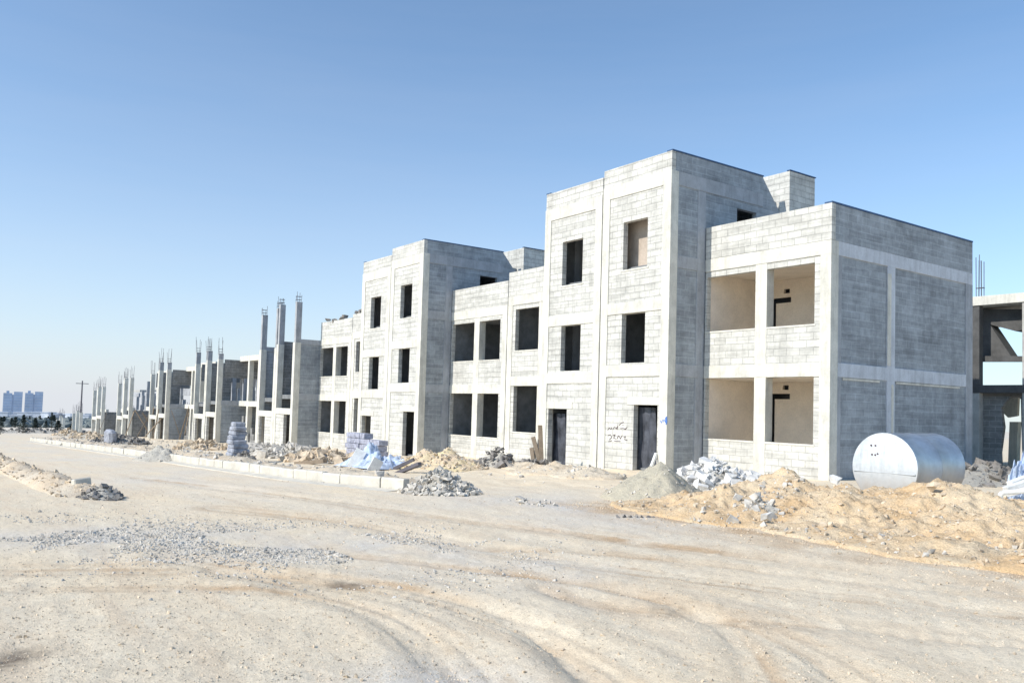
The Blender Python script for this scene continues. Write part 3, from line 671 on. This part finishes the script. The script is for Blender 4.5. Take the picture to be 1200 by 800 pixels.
# things in the doorways
def sheet(px0, px1, py0, py1, Y, name, label, mat, sag=.12, group=None):
    a = at(px0, py0, Y); b = at(px1, py1, Y); n, m = 14, 26
    X0, X1 = a[0], b[0]; z1 = a[2]; z0 = b[2]; U, Vv = np.meshgrid(np.linspace(0, 1, n), np.linspace(0, 1, m), indexing='ij')
    x = X0+(X1-X0)*U; z = z1+(z0-z1)*Vv; y = Y+sag*(fbm(U*3+7, Vv*2, 3)+.25*np.sin(U*22+3*Vv))
    V = np.stack([x.ravel(), y.ravel(), z.ravel()], 1); I = (np.arange(n-1)[:, None]*m+np.arange(m-1)[None]).ravel()
    return tag(np_mesh(name, V, np.stack([I, I+m, I+m+1, I+1], 1), mat, smooth=True), label, 'plastic sheet', group)
sheet(744.5, 768, 477, 557, YT+.32, 'plastic_sheet', 'crumpled grey plastic sheet closing the doorway of the nearest tower', 'plastic')
sheet(643, 662, 484, 552, YT+.4, 'plastic_sheet', 'grey plastic sheet hanging in the doorway left of the graffiti', 'plastic')
p0, p1 = at(758, 561, YT-.45), at(769, 531, YT-.03)
o = MB(); o.bar(p0, p1, .05, 4); tag(o.build('leaning_plank', 'white'), 'pale plank leaning against the right jamb of the nearest tower door', 'plank')

# ------------------------------------------------------------------ kerbs
KY = 7.35
def kerb_y(x): return 7.35+(.35*max(0, (x+18.5)/3.5)**1.5 if x > -18.5 else -.0105*(-18.5-x)*.9)
kp = np.array([(.0, .0), (.15, .0), (.15, .30), (.13, .33), (.02, .33), (.0, .30)])
L = .75; x = -14.3; i = 0; proto = None
def kerb_mesh():
    mb = MB(); mb.prism([(0, v[0], v[1]-.08) for v in kp], (L-.012, 0, 0)); 
    me = mb.build('kerb_block', 'kerb', None, bevel=.006); return me
proto = kerb_mesh(); first = True
while x > -66:
    xn = x-L; y0, y1 = kerb_y(xn), kerb_y(x); o = proto if first else proto.copy()
    if not first: col.objects.link(o)
    first = False
    o.location = (xn, y0+rng.uniform(-.012, .012), float(gz(xn))+rng.uniform(-.012, .012)); o.rotation_euler = (rng.uniform(-.02, .02), -.03, math.atan2(y1-y0, L)+rng.uniform(-.008, .008))
    tag(o, 'pale upright kerb block in the long row along the dirt road', 'kerb block', 'kerb blocks along the dirt road')
    x = xn
gut = MB(); xs = np.arange(-14.4, -66, -1.)
for a, b_ in zip(xs[:-1], xs[1:]):
    ya, yb = kerb_y(a), kerb_y(b_); za, zb = float(gz(a))+.045, float(gz(b_))+.045
    gut.prism([(a, ya-.32, za-.03), (a, ya-.02, za), (b_, yb-.02, zb), (b_, yb-.32, zb-.03)], (0, 0, -.2))
g = gut.build('gutter_strip', 'kerb', None); g['kind'] = 'structure'
# earth bank levelled up behind the kerb
def strip(name, pts, width, height, mat, label, seed=0, kind=None, cat='earth bank', res=.08, crest=.5):
    P = smooth_path(pts, 8); seg = np.diff(np.array(P), axis=0); Ls = np.concatenate([[0], np.cumsum(np.hypot(seg[:, 0], seg[:, 1]))]); n = int(Ls[-1]/(res*1.6)); m = int(width/res)
    t = np.linspace(0, Ls[-1], n); cx = np.interp(t, Ls, [p[0] for p in P]); cy = np.interp(t, Ls, [p[1] for p in P])
    tx = np.gradient(cx); ty = np.gradient(cy); l = np.hypot(tx, ty); nx, ny = -ty/l, tx/l
    u = np.linspace(-1, 1, m); X = cx[:, None]+nx[:, None]*u*width/2; Y = cy[:, None]+ny[:, None]*u*width/2
    ends = np.clip(np.minimum(t, Ls[-1]-t)/.7, 0, 1)[:, None]
    prof = np.clip((1-np.abs(u-0*crest)**1.6), 0, 1)[None]
    Z = gz(X)+prof*ends*height*(1+1.3*fbm(X*.9+seed, Y*.9, 4))+.05*fbm(X*4, Y*4+seed, 3)*prof-.06*(prof < .06)
    V = np.stack([X.ravel(), Y.ravel(), Z.ravel()], 1); I = (np.arange(n-1)[:, None]*m+np.arange(m-1)[None]).ravel()
    root = thing(name, tuple(V[len(V)//2]), label, cat)
    np_mesh('earth', V, np.stack([I, I+1, I+m+1, I+m], 1), mat, root, smooth=True)
    return root, V
rt_, V_ = strip('earth_fill', [(-16, 8.6), (-22, 8.5), (-32, 8.4), (-45, 8.2), (-66, 8.0)], 2.4, .17, 'pink', 'low bank of pale earth filled in behind the long kerb', 3)
pk = V_[rng.integers(0, len(V_), 900)]; s = .02*(.12/.02)**(rng.random(900)**2.4)
rocks('stones', pk+np.column_stack([0*s, 0*s, s*.2]), s, 'rock', rt_, blocky=True)['kind'] = 'stuff'
bt, V_ = strip('dirt_windrow', BERM, 1.0, .18, 'pink', 'long windrow of bulldozed dirt along the near side of the dirt road', 9)
pk = V_[rng.integers(0, len(V_), 1300)]; s = .012*(.07/.012)**(rng.random(1300)**2.4)
rocks('clods', pk+np.column_stack([0*s, 0*s, s*.2]), s, 'rock_tan', bt)['kind'] = 'stuff'
# broken kerb block end and its dark rubble
q = gp(92, 577); o = MB().obox((q[0], q[1]+.05, q[2]+.09), .16, .30, .34, (.1, -.15, .25)).build('broken_kerb_block', 'kerb', None, bevel=.02)
tag(o, 'broken kerb stone standing at the end of the dirt windrow', 'kerb block')
q = gp(118, 583); rubble('asphalt_rubble', q[0], q[1], .65, .32, .16, 120, .025, .10, 'rock_dark', 'dark broken rubble at the end of the dirt windrow')

# ------------------------------------------------------------------ heaps in front of the houses
heap('soil_mound', [(-9.0, 11.0, 2.1, 1.6, .40, .2), (-9.15, 12.4, 1.7, 1.3, .74, .1), (-7.6, 11.8, 1.8, 1.5, .50, .3), (-6.6, 12.8, 2.6, 1.9, .66, .1), (-5.4, 12.1, 2.2, 1.9, .40, -.1), (-3.6, 12.2, 2.6, 2.0, .45, 0), (-5.3, 13.9, 2.4, 1.8, .55, 0), (-2.6, 14., 2.6, 2., .5, 0)], 'orange',
     'long mound of orange soil spread before the silver tank', 'soil heap', rough=.13, res=.04, seed=2, pebbles=[(3200, .01, .045, 'rock_tan', None), (700, .01, .035, 'rock', None), (420, .02, .085, 'rock', lambda p: (np.abs(p[:, 0]+8.6+.25*(p[:, 1]-11)) < .45) & (p[:, 1] < 12.4))])
heap('soil_mound', [(-3.6, 10.7, 1.7, 1.0, .26, .1), (-5.2, 10.4, 1.6, .9, .20, .15), (-6.9, 10.3, 1.3, .7, .16, .2)], 'orange', 'low apron of tan soil at the foot of the orange mound on the right', 'soil heap', rough=.3, seed=12, res=.06, pebbles=[(500, .012, .06, 'rock_tan', None), (150, .01, .06, 'rock', None)])
q = at(771, 580, 11.6); heap('sand_heap', [(q[0], 11.6, 1.15, 1.1, .62, .3), (q[0]-.5, 11.9, .9, 1.0, .5, 0), (q[0]+.35, 11.3, .8, .8, .5, 0)], 'olive', 'grey olive sand heap in front of the nearest tower door', 'sand heap', seed=5, res=.05, pebbles=[(120, .012, .05, 'rock', None)])
q = at(836, 570, 14.3); rubble('block_rubble', q[0], 14.3, 1.5, 1.2, .58, 230, .06, .26, 'rock_white', 'heap of pale broken blocks between the olive sand and the nearest house wing')
heap('dust_heap', [(float(at(650, 560, 14.8)[0]), 14.8, 1.6, 1.3, .34, 0), (float(at(690, 562, 14.6)[0]), 14.6, 1.3, 1.0, .25, 0), (float(at(612, 556, 15.5)[0]), 15.5, 1.0, 1.0, .22, 0)], 'pink', 'low heap of pale dust before the doorway left of the graffiti', 'dust heap', seed=8, rough=.2, pebbles=[(260, .015, .08, 'rock', None)])
q = at(519, 575, 8.3); rubble('stone_pile', q[0], 8.25, .85, .7, .42, 360, .03, .11, 'rock', 'pile of grey broken stone at the near end of the kerb')
heap('sand_heap', [(float(at(527, 545, 13.2)[0]), 13.2, 1.3, 1.1, .62, .1), (float(at(500, 548, 12.8)[0]), 12.8, 1.1, 1., .5, 0), (float(at(480, 552, 12.6)[0]), 12.6, .9, .9, .32, 0)], 'yellow', 'yellow sand heap with stones between the blue tarpaulin and the dark rubble', 'sand heap', seed=15, res=.05, pebbles=[(330, .02, .09, 'rock_tan', None), (160, .02, .07, 'rock', None)])
q = at(583, 545, 15.2); rubble('dark_rubble', q[0], 15.2, .95, .8, .6, 90, .06, .2, 'rock_dark', 'heap of dark broken slabs at the joint between two wings')
q = at(183, 535, 7.0); heap('gravel_heap', [(q[0], 7.05, 1.0, .8, .52, 0), (q[0]+.5, 7.2, .7, .6, .4, 0)], 'greysoil', 'small grey gravel heap tipped against the far kerb', 'gravel heap', seed=21, res=.05, pebbles=[(200, .01, .05, 'rock', None)])
q = at(198, 533, 7.7); rubble('dark_rubble', q[0], 7.7, .5, .4, .3, 50, .04, .12, 'rock_dark', 'dark stones beside the small grey gravel heap')
# rubble between the far houses and the kerb
for px, Y, rx, h, mat, lab in ((310, 13.0, 2.4, .7, 'rock', 'heap of broken concrete before the tall bare posts'), (345, 12.5, 2.2, .8, 'rock', 'heap of broken concrete with a dark beam, before the unroofed tower'), (376, 12.2, 1.6, .6, 'rock_tan', 'tan spoil heap before the two-window wing behind the kerb'),
                               (238, 12.5, 3.0, .7, 'rock_tan', 'spoil heap before the frame next past the tallest posts'), (134, 11.0, 1.8, .9, 'rock_dark', 'dark scrap heap far along the kerb'), (150, 11.3, 1.6, .8, 'rock_dark', 'dark scrap heap behind the small gravel heap'), (104, 12.5, 3.5, .8, 'rock_tan', 'brown spoil heap before the low post stumps'), (80, 13.5, 4.5, 1.0, 'rock_tan', 'brown spoil heap at the far end of the kerb')):
    q = at(px, 520, Y); rubble('rubble_heap', q[0], Y, rx*1.1, 1.3, h*.62, 260, .05, .26, mat, lab)
q = at(129, 520, 10.2); o = MB().obox((q[0], 10.2, float(gz(q[0]))+.45), .9, .5, .9, (.1, .1, .3)).build('white_sack', 'sack', None, bevel=.15); tag(o, 'bulky white sack standing by the dark scrap heap far along the kerb', 'sack')
def beam_lying(p, q, w, mat, name, label, cat='timber', group=None):
    p = Vector(p); q = Vector(q); d = q-p; rot = d.to_track_quat('X', 'Z').to_matrix()
    return tag(MB().obox((p+q)/2, d.length, w, w*.6, rot).build(name, mat, None, bevel=.006), label, cat, group)
beam_lying(at(347, 543, 10.6), at(381, 540, 11.2), .22, 'wood', 'timber_beam', 'dark beam lying on the rubble behind the kerb', 'beam')
beam_lying(at(331, 538, 11.2), at(345, 529, 12.6), .2, 'cast', 'concrete_lintel', 'pale lintel tipped on the rubble before the tall bare posts', 'lintel')
beam_lying(at(352, 536, 11.4), at(371, 530, 12.2), .2, 'cast', 'concrete_lintel', 'pale lintel lying across rubble right of the other tipped one', 'lintel')
# stack of sacks beside the kerb
def sack_stack(px, py, Y, n, name, label):
    q = at(px, py, Y); z = float(gz(q[0])); root = thing(name, (q[0], Y, z), label, 'sacks')
    for k in range(n):
        w = .78*(1-.05*k); mb = MB(); mb.obox((q[0]+rng.uniform(-.08, .08), Y+rng.uniform(-.05, .05), z+.08+k*.15), w, w*.85, .165, (rng.uniform(-.05, .05), rng.uniform(-.05, .05), rng.uniform(-.2, .2)))
        o = mb.build('sack', 'sack', root, bevel=.04)
sack_stack(277, 540, 9.3, 9, 'sack_stack', 'tall stack of pale blue-grey sacks standing behind the kerb')
p, q = Vector(at(267.5, 541, 9.15)), Vector(at(270, 507, 9.35)); d = q-p
tag(MB().obox((p+q)/2, d.length, .22, .06, d.to_track_quat('X', 'Y').to_matrix()).build('white_post', 'white', None, bevel=.01), 'white board standing against the left of the sack stack', 'board')
q = at(288, 541, 9.4); rubble('dark_rubble', q[0], 9.4, .55, .4, .35, 60, .05, .14, 'rock_dark', 'dark rubble at the foot of the tall sack stack')
# stacked blue-grey blocks and tarpaulin before the low doors
def block_stack():
    q0, q1 = at(407, 525, 14.2), at(449, 525, 14.2); z = float(gz(q0[0])); n = int((q1[0]-q0[0])/.41)
    root = thing('block_stack', ((q0[0]+q1[0])/2, 14.3, z), 'stack of blue-grey building blocks behind the blue tarpaulin', 'block stack')
    for r_ in range(5):
        m = n if r_ < 4 else n//2+1
        for c_ in range(m):
            MB().obox((q0[0]+.2+c_*.41+(.2 if r_ % 2 else 0)*.3, 14.3+rng.uniform(-.02, .02), z+.12+r_*.205), .39, .38, .19, (0, 0, rng.uniform(-.04, .04))).build('block', 'bluegrey', root, bevel=.008)
block_stack()
def tarp(px0, px1, Y, depth, h, name, label, mat, seed):
    a, b_ = at(px0, 540, Y), at(px1, 540, Y); n, m = 110, 70
    U, Vv = np.meshgrid(np.linspace(0, 1, n), np.linspace(0, 1, m), indexing='ij'); X = a[0]+(b_[0]-a[0])*U; Yy = Y-depth/2+depth*Vv
    env = np.clip(1-(2*np.abs(U-.5))**3, 0, 1)*np.clip(1-(2*np.abs(Vv-.5))**3, 0, 1)
    Z = gz(X)+.02+h*env*(.6+1.1*fbm(U*5+seed, Vv*3, 4, .6))+.16*np.abs(fbm(U*14, Vv*9+seed, 4, .6))*env
    Yy = Yy+.15*fbm(U*4+seed, Vv*4, 2)
    V = np.stack([X.ravel(), Yy.ravel(), Z.ravel()], 1); I = (np.arange(n-1)[:, None]*m+np.arange(m-1)[None]).ravel()
    return tag(np_mesh(name, V, np.stack([I, I+m, I+m+1, I+1], 1), mat, smooth=True), label, 'tarpaulin')
tarp(417, 471, 11.9, 1.6, .55, 'blue_tarpaulin', 'crumpled blue tarpaulin covering goods behind the kerb, white sheets at its front', 'bluetarp', 3)
for (pa, pb, Y, lab) in (((412, 548), (424, 527), 11.1, 'white board propped at the left of the blue tarpaulin'), ((434, 556), (444, 538), 10.9, 'white board propped on the middle of the blue tarpaulin')):
    p, q = Vector(at(*pa, Y)), Vector(at(*pb, Y+.25)); d = q-p
    rot = d.to_track_quat('X', 'Y').to_matrix(); tag(MB().obox((p+q)/2, d.length, .34, .03, rot).build('white_board', 'white', None, bevel=.004), lab, 'board')
for (pa, pb, Y, lab) in (((457, 558), (492, 543), 10.9, 'dark timber slanting out of the right end of the blue tarpaulin'), ((462, 549), (485, 538), 11.6, 'second dark timber behind the slanting one by the blue tarpaulin')):
    beam_lying(at(*pa, Y), at(*pb, Y+.4), .16, 'steel', 'dark_timber', lab)
# upright scraps by the second doorway
q = at(629, 548, 16.4); root = thing('scrap_pile', (q[0], 16.4, float(gz(q[0]))), 'small scrap pile with upright boards between the wide dark opening and a doorway', 'scrap pile')
for k in range(5):
    p = at(624+2.3*k, 549, 16.3+.1*(k % 2)); MB().obox((p[0], p[1], float(gz(p[0]))+.35+.09*k), .14, .04, .6+.18*k, (rng.uniform(-.15, .15), rng.uniform(-.35, .35), rng.uniform(0, 1))).build('board', 'wood_pale' if k % 2 else 'wood', root, bevel=.004)
pos = np.column_stack([q[0]+rng.normal(0, .3, 60), 16.1+rng.normal(0, .25, 60), np.full(60, float(gz(q[0])))+rng.random(60)*.25]); rocks('broken_pieces', pos, .05+.08*rng.random(60), 'rock_dark', root, blocky=True)['kind'] = 'stuff'
# loose white block pieces on the mound
for (px, py, Y, s_, lab) in ((898, 606, 10.2, .1, 'pale broken block lying on the front slope of the orange mound'), (1093, 569, 12.4, .09, 'tan boulder on the crest of the orange mound before the tank'), (1058, 637, 10.3, .08, 'pale stone low on the orange mound'), (978, 562, 14.9, .12, 'pinkish block at the foot of the nearest house corner'), (862, 566, 13.2, .13, 'whitest slab on the pale block heap')):
    q = at(px, py, Y); o = rocks('loose_block', np.array([[q[0], q[1], q[2]]]), np.array([s_]), 'rock_tan' if 'tan' in lab else 'rock_white', None, blocky=True); tag(o, lab, 'block')
q = at(886, 603, 10.7); rubble('mound_rubble', q[0], 10.75, .75, .55, .34, 130, .03, .14, 'rock', 'streak of grey rubble running down the left of the orange mound')
# pit edge in front of the olive heap
for i, px in enumerate((724, 731, 738, 745, 752, 759, 766)):
    q = gp(px, 607); o = rocks('dark_clod', np.array([[q[0], q[1], q[2]+.02]]), np.array([.045]), 'rock_dark', None); tag(o, 'small dark clod in the row at the foot of the olive sand heap', 'clod', 'row of dark clods before the sand heap')

# ------------------------------------------------------------------ steel tank
def tank():
    s = 16.4; c = at(1036, 547.5, 15.55); r = .675; Lg = 1.82; root = thing('water_tank', (c[0], 15.55, c[2]-r), 'large galvanised steel cylinder tank lying on its side beside the nearest house', 'tank')
    cx, cz = c[0], c[2]; y0 = 15.55; n = 72
    def ring(mb, y, rr): 
        k = len(mb.v); mb.v += [(cx+rr*math.cos(2*math.pi*i/n), y, cz+rr*math.sin(2*math.pi*i/n)) for i in range(n)]; return k
    mb = MB(); ks = [ring(mb, y, rr) for y, rr in ((y0, r), (y0+.01, r+.004), (y0+.03, r+.004), (y0+.035, r), (y0+Lg*.5-.012, r), (y0+Lg*.5, r+.006), (y0+Lg*.5+.012, r), (y0+Lg-.03, r), (y0+Lg-.02, r+.005), (y0+Lg, r+.004))]
    for a, b_ in zip(ks[:-1], ks[1:]): mb.f += [(a+i, b_+i, b_+(i+1) % n, a+(i+1) % n) for i in range(n)]
    mb.build('shell', 'tank_shell', root, smooth=True)
    for nm, y, sg in (('end_plate', y0, -1), ('end_plate', y0+Lg, 1)):
        mb = MB(); ks = [ring(mb, y+sg*dy, rr) for rr, dy in ((r-.001, 0), (r-.02, .002), (r*.85, .010), (r*.5, .022), (r*.2, .028))]
        for a, b_ in zip(ks[:-1], ks[1:]): mb.f += [(a+i, b_+i, b_+(i+1) % n, a+(i+1) % n) for i in range(n)]
        mb.f.append(tuple(ks[-1]+i for i in range(n))); mb.build(nm, 'tank_face', root, smooth=True)
    zz_ = -.10; hw = math.sqrt(r*r-zz_*zz_)-.03
    MB().box(cx-hw, cx+hw, y0-.034, y0-.005, cz+zz_-.008, cz+zz_+.008).build('weld_seam', 'tank_face', root, bevel=.003)
    m = MB()
    for dx, dz in ((-.26, .42), (-.17, .42), (-.24, .24), (-.12, .26), (-.17, .235)): m.bar((cx+dx, y0-.035, cz+dz), (cx+dx, y0-.0, cz+dz), .018, 10)
    m.build('fitting', 'black', root)
def mat_tank(name, col_, metal, rough, streak):
    m, nt, b = newmat(name); N = NT(nt); P = geo(N)
    mp = N.n('ShaderNodeMapping'); mp.inputs['Scale'].default_value = (3, 1, .6) if streak else (1, 1, 1); N.l(P, mp.inputs['Vector'])
    n1 = N.noise(mp.outputs[0], 2., 4, .6); n2 = N.noise(P, 14, 4, .7)
    c = N.mix(1., col_, N.ramp(n1, [(.3, .72), (.65, 1.05)]), 'MULTIPLY'); c = N.mix(.5, c, N.ramp(n2, [(.3, .8), (.6, 1.05)]), 'MULTIPLY')
    sz = N.n('ShaderNodeSeparateXYZ'); N.l(P, sz.inputs[0]); lowd = N.math('MULTIPLY', N.ramp(N.math('SUBTRACT', 1.15, sz.outputs[2]), [(.05, 0.), (.7, 1.)]), N.ramp(n1, [(.3, .5), (.6, 1.)]))
    c = N.mix(lowd, c, (.34, .29, .24))
    N.l(c, b.inputs['Base Color']); b.inputs['Metallic'].default_value = metal; b.inputs['Specular IOR Level'].default_value = .5
    N.l(N.ramp(n2, [(.3, rough-.06), (.7, rough+.12)]), b.inputs['Roughness']); N.bump(n1, .12, .03, b); return m
MT['tank_shell'] = mat_tank('galvanised_shell', (.58, .61, .64), .8, .42, True)
MT['tank_face'] = mat_tank('galvanised_end', (.70, .74, .77), .35, .5, True)
tank()

n = 5200; x = rng.uniform(-11.4, -2.5, n); y = 9.75+.55*rng.standard_normal(n)+.2*fbm(x*1.3, x*0, 3); s = .004*(.024/.004)**(rng.random(n)**4)
tag(rocks('soil_crumbs', np.column_stack([x, y, gz(x)+relief(x.copy(), y.copy())+s*.2]), s, 'rock_tan'), 'loose crumbs of soil scattered along the foot of the orange mound', 'soil crumbs', kind='stuff')
# white pipe frame, planks and blue sheet at the right edge
def pipe(name, pts, r, mat, label, cat):
    mb = MB()
    for a, b_ in zip(pts[:-1], pts[1:]): mb.bar(a, b_, r, 10)
    return tag(mb.build(name, mat, None, smooth=False), label, cat)
Yp = 16.2
pipe('white_pipe_frame', [at(1171.5, 592, Yp-.1), at(1172, 580, Yp-.1), at(1175, 577, Yp-.1), at(1202, 575, Yp+.1), at(1225, 574, Yp+.2)], .045, 'white', 'white bent pipe frame at the far right behind the soil', 'pipe frame')
for k, (pa, pb) in enumerate((((1178, 573), (1205, 564)), ((1172, 581), (1210, 571)), ((1183, 567), (1204, 559)))):
    beam_lying(at(*pa, Yp+.3+.25*k), at(*pb, Yp+.7+.25*k), .14, 'white', 'white_plank', ['white plank directly above the bent white pipe frame', 'white plank just behind the bent pipe, lowest of three', 'topmost white plank under the blue sheet'][k], 'plank')
tarp(1182, 1215, 17.6, 1.2, .75, 'blue_sheet', 'crumpled blue sheet on white planks at the right edge', 'bluetarp', 6)
q = at(1189, 626, 12.2); tag(MB().obox((q[0]+.25, 12.2, q[2]), .6, .4, .16, (.1, .05, .2)).build('foam_block', 'white', None, bevel=.03), 'white slab block lying on the soil at the right edge', 'block')
# small litter on the parapet of the fourth wing
for i, (px, py) in enumerate(((385, 374), (392, 375.5), (400, 373), (404, 370), (419, 365.5), (422, 365))):
    q = at(px, py, YW+.1); o = rocks('parapet_debris', np.array([[q[0], q[1], q[2]-.03]]), np.array([.17]), 'rock_dark', None, blocky=True); tag(o, 'dark lump of debris left on the parapet left of the far tower', 'debris', 'debris on the far parapet')

# ------------------------------------------------------------------ far distance
def pine(px, py, dist, hpx, wpx, label):
    d = ray(px, py); X = CAM[0]+d[0]*dist/np.hypot(d[0], d[1]); Y = CAM[1]+d[1]*dist/np.hypot(d[0], d[1]); z = float(gz(X)); sc = dist/F_PX*1.02
    h = hpx*sc; w = wpx*sc/2; root = thing('pine_tree', (X, Y, z), label, 'tree', 'young pines on the plain')
    MB().bar((X, Y, z-.2), (X, Y, z+h*.9), w*.09, 7, w*.02).build('trunk', 'bark', root)
    n = 900; t = rng.random(n)**.8; zz = z+h*(.1+.9*t); R = w*(1-t)**.75*(1+.35*np.sin(t*23+rng.random()*6)); a = rng.random(n)*6.283; rr = R*np.sqrt(rng.random(n)); c = np.column_stack([X+rr*np.cos(a), Y+rr*np.sin(a), zz])
    s_ = .13*w*rng.uniform(.5, 1.3, n); tri = rng.standard_normal((n, 3, 3)); tri[:, :, 2] *= .5; V = (c[:, None]+tri*s_[:, None, None]).reshape(-1, 3)
    np_mesh('crown', V, np.arange(3*n).reshape(-1, 3), 'needle', root)
for px, py, ds, hp, wp, lab in ((1, 503, 105, 17, 8, 'dark pine at the left edge of the picture'), (18, 493, 190, 11, 9, 'small pine below the blue tower blocks, behind a taller one'), (27, 503, 120, 18, 10, 'tall dark pine before the blue tower blocks'), (41, 504, 125, 15, 9, 'rounded dark pine right of the blue tower blocks'),
                                (54, 494, 180, 8, 6, 'little pine left of the pointed one'), (60.5, 495, 175, 17, 7, 'slender pointed pine between two low ones'), (68, 502, 130, 12, 11, 'broad low pine right of the pointed one'), (90, 499, 150, 17, 11, 'leaning dark pine beside the thin pole'), (84, 503, 130, 9, 9, 'lowest dark pine at the foot of the pole')):
    pine(px, py, ds, hp, wp, lab)
for i in range(16):
    pine(-6+rng.random()*112, 497+rng.random()*4, rng.uniform(190, 320), rng.uniform(6, 11), rng.uniform(5, 9), 'low dark tree in the line of trees before the horizon')
q = at(1165, 580, 24); rubble('dark_rubble', -11.3, 24.5, 1.6, 3.5, .45, 160, .06, .3, 'rock_dark', 'dark rubble on the ground between the tank and the rear frame building')
def far_pt(px, dist):
    d = ray(px, 480); l = np.hypot(d[0], d[1]); return CAM[0]+d[0]*dist/l, CAM[1]+d[1]*dist/l
def tower_block(px0, px1, ptop, dist, label):
    X0, Y0 = far_pt(px0, dist); X1, Y1 = far_pt(px1, dist); cx, cy = (X0+X1)/2, (Y0+Y1)/2; w = math.hypot(X1-X0, Y1-Y0); z0 = float(gz(cx)); d = ray((px0+px1)/2, ptop); top = HCAM+d[2]/np.hypot(d[0], d[1])*dist
    root = thing('tower_block', (cx, cy, z0), label, 'tower block', 'hazy tower blocks on the horizon'); ang = math.atan2(Y1-Y0, X1-X0)
    def bx(nm, mat, u0, u1, dd, a, b_):
        m = MB(); cu = (u0+u1)/2-.5; c = (cx+math.cos(ang)*cu*w, cy+math.sin(ang)*cu*w, (a+b_)/2); m.obox(c, (u1-u0)*w, dd, b_-a, (0, 0, ang)); return m.build(nm, mat, root)
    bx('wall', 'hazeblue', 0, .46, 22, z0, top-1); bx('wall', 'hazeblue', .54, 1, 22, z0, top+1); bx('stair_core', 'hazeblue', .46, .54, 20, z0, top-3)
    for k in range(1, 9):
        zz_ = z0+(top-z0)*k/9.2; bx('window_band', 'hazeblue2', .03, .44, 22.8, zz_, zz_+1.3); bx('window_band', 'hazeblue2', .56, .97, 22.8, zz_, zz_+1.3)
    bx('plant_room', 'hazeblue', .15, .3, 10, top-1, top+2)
tower_block(3, 25.5, 459.5, 1300, 'left one of the two blue hazy tower blocks on the horizon'); tower_block(28.5, 49.5, 459.5, 1300, 'right one of the two blue hazy tower blocks on the horizon')
for i in range(34):                              # low town in the haze
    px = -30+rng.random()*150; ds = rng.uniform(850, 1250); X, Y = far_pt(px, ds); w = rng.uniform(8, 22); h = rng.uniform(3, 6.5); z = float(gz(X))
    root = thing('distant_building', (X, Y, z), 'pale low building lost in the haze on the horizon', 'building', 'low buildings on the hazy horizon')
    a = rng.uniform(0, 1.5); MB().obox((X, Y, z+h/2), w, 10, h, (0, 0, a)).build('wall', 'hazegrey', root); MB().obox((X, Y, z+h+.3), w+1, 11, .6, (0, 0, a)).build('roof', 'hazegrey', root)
V = []; n = 5000; px = rng.uniform(-60, 125, n); ds = rng.uniform(200, 900, n); xy = np.array([far_pt(p, d_) for p, d_ in zip(px, ds)]); k = vnoise(xy[:, 0]*.02, xy[:, 1]*.03) > .0; xy = xy[k]; s = rng.uniform(.5, 1.6, len(xy))
tag(rocks('scrub', np.column_stack([xy, gz(xy[:, 0])+s*.3]), s, 'hazedark'), 'grey scrub and shrubs on the far plain', 'scrub', kind='stuff')
# long low wall / verge at the end of the road
q = gp(8, 507); rubble('brush_bank', q[0]-4, q[1]+3, 3, 9, .5, 170, .1, .4, 'rock_dark', 'low dark brushy bank across the far end of the dirt road')
# thin pole with its lines
X, Y = at(94.8, 480, 22)[:2]; z = float(gz(X)); ztop = at(95.2, 446, 22)[2]
root = thing('utility_pole', (X, Y, z), 'thin dark pole standing beyond the last concrete posts', 'utility pole'); MB().bar((X, Y, z-.3), (X, Y, ztop), .16, 8, .09).build('pole', 'steel', root); MB().box(X-.05, X+.05, Y-.9, Y+.9, ztop-.5, ztop-.4).build('crossarm', 'steel', root)

# ------------------------------------------------------------------ light
AZ, EL = R_(8), R_(37)
sd = np.array([-math.sin(AZ)*math.cos(EL), -math.cos(AZ)*math.cos(EL), math.sin(EL)])
ld = bpy.data.lights.new('sun', 'SUN'); ld.energy = 4.5; ld.angle = R_(.53); ld.color = (1., .94, .84)
lo = bpy.data.objects.new('sun', ld); col.objects.link(lo); lo.rotation_euler = Vector(sd).to_track_quat('Z', 'Y').to_euler()
w = bpy.data.worlds.new('World'); scene.world = w; w.use_nodes = True; nt = w.node_tree; bg = nt.nodes['Background']
sky = nt.nodes.new('ShaderNodeTexSky'); sky.sky_type = 'NISHITA'; sky.sun_disc = False; sky.sun_elevation = EL; sky.sun_rotation = math.atan2(sd[0], sd[1])
sky.altitude = 900; sky.air_density = 1.0; sky.dust_density = .8; sky.ozone_density = 2.5
N = NT(nt); tc = N.n('ShaderNodeTexCoord').outputs['Generated']; sp = N.n('ShaderNodeSeparateXYZ'); nt.links.new(tc, sp.inputs[0])
z = N.math('MAXIMUM', sp.outputs[2], 0.); hz = N.math('POWER', 2.718, N.math('MULTIPLY', z, -5.2))
az = N.math('MULTIPLY_ADD', sp.outputs[0], -.35); nt.nodes[-1].inputs[2].default_value = .55        # thicker haze over the plain towards -X
hz = N.math('MULTIPLY', hz, az); hz.node.use_clamp = True
g_ = N.mix(1., sky.outputs[0], (1.27, 1.56, 1.64), 'MULTIPLY')
mpz = N.n('ShaderNodeMapping'); mpz.inputs['Scale'].default_value = (1.2, 1.2, 11.); nt.links.new(tc, mpz.inputs['Vector'])
wisp = N.noise(mpz.outputs[0], 2.2, 5, .6); hz = N.math('ADD', hz, N.math('MULTIPLY', N.math('SUBTRACT', wisp, .5), .10)); hz.node.use_clamp = True
fin = N.mix(hz, g_, tuple(v/.12 for v in (.77, .79, .86)))
nt.links.new(fin, bg.inputs[0]); bg.inputs[1].default_value = .12
scene.view_settings.view_transform = 'Standard'; scene.view_settings.look = 'None'; scene.view_settings.exposure = 0; scene.view_settings.gamma = 1
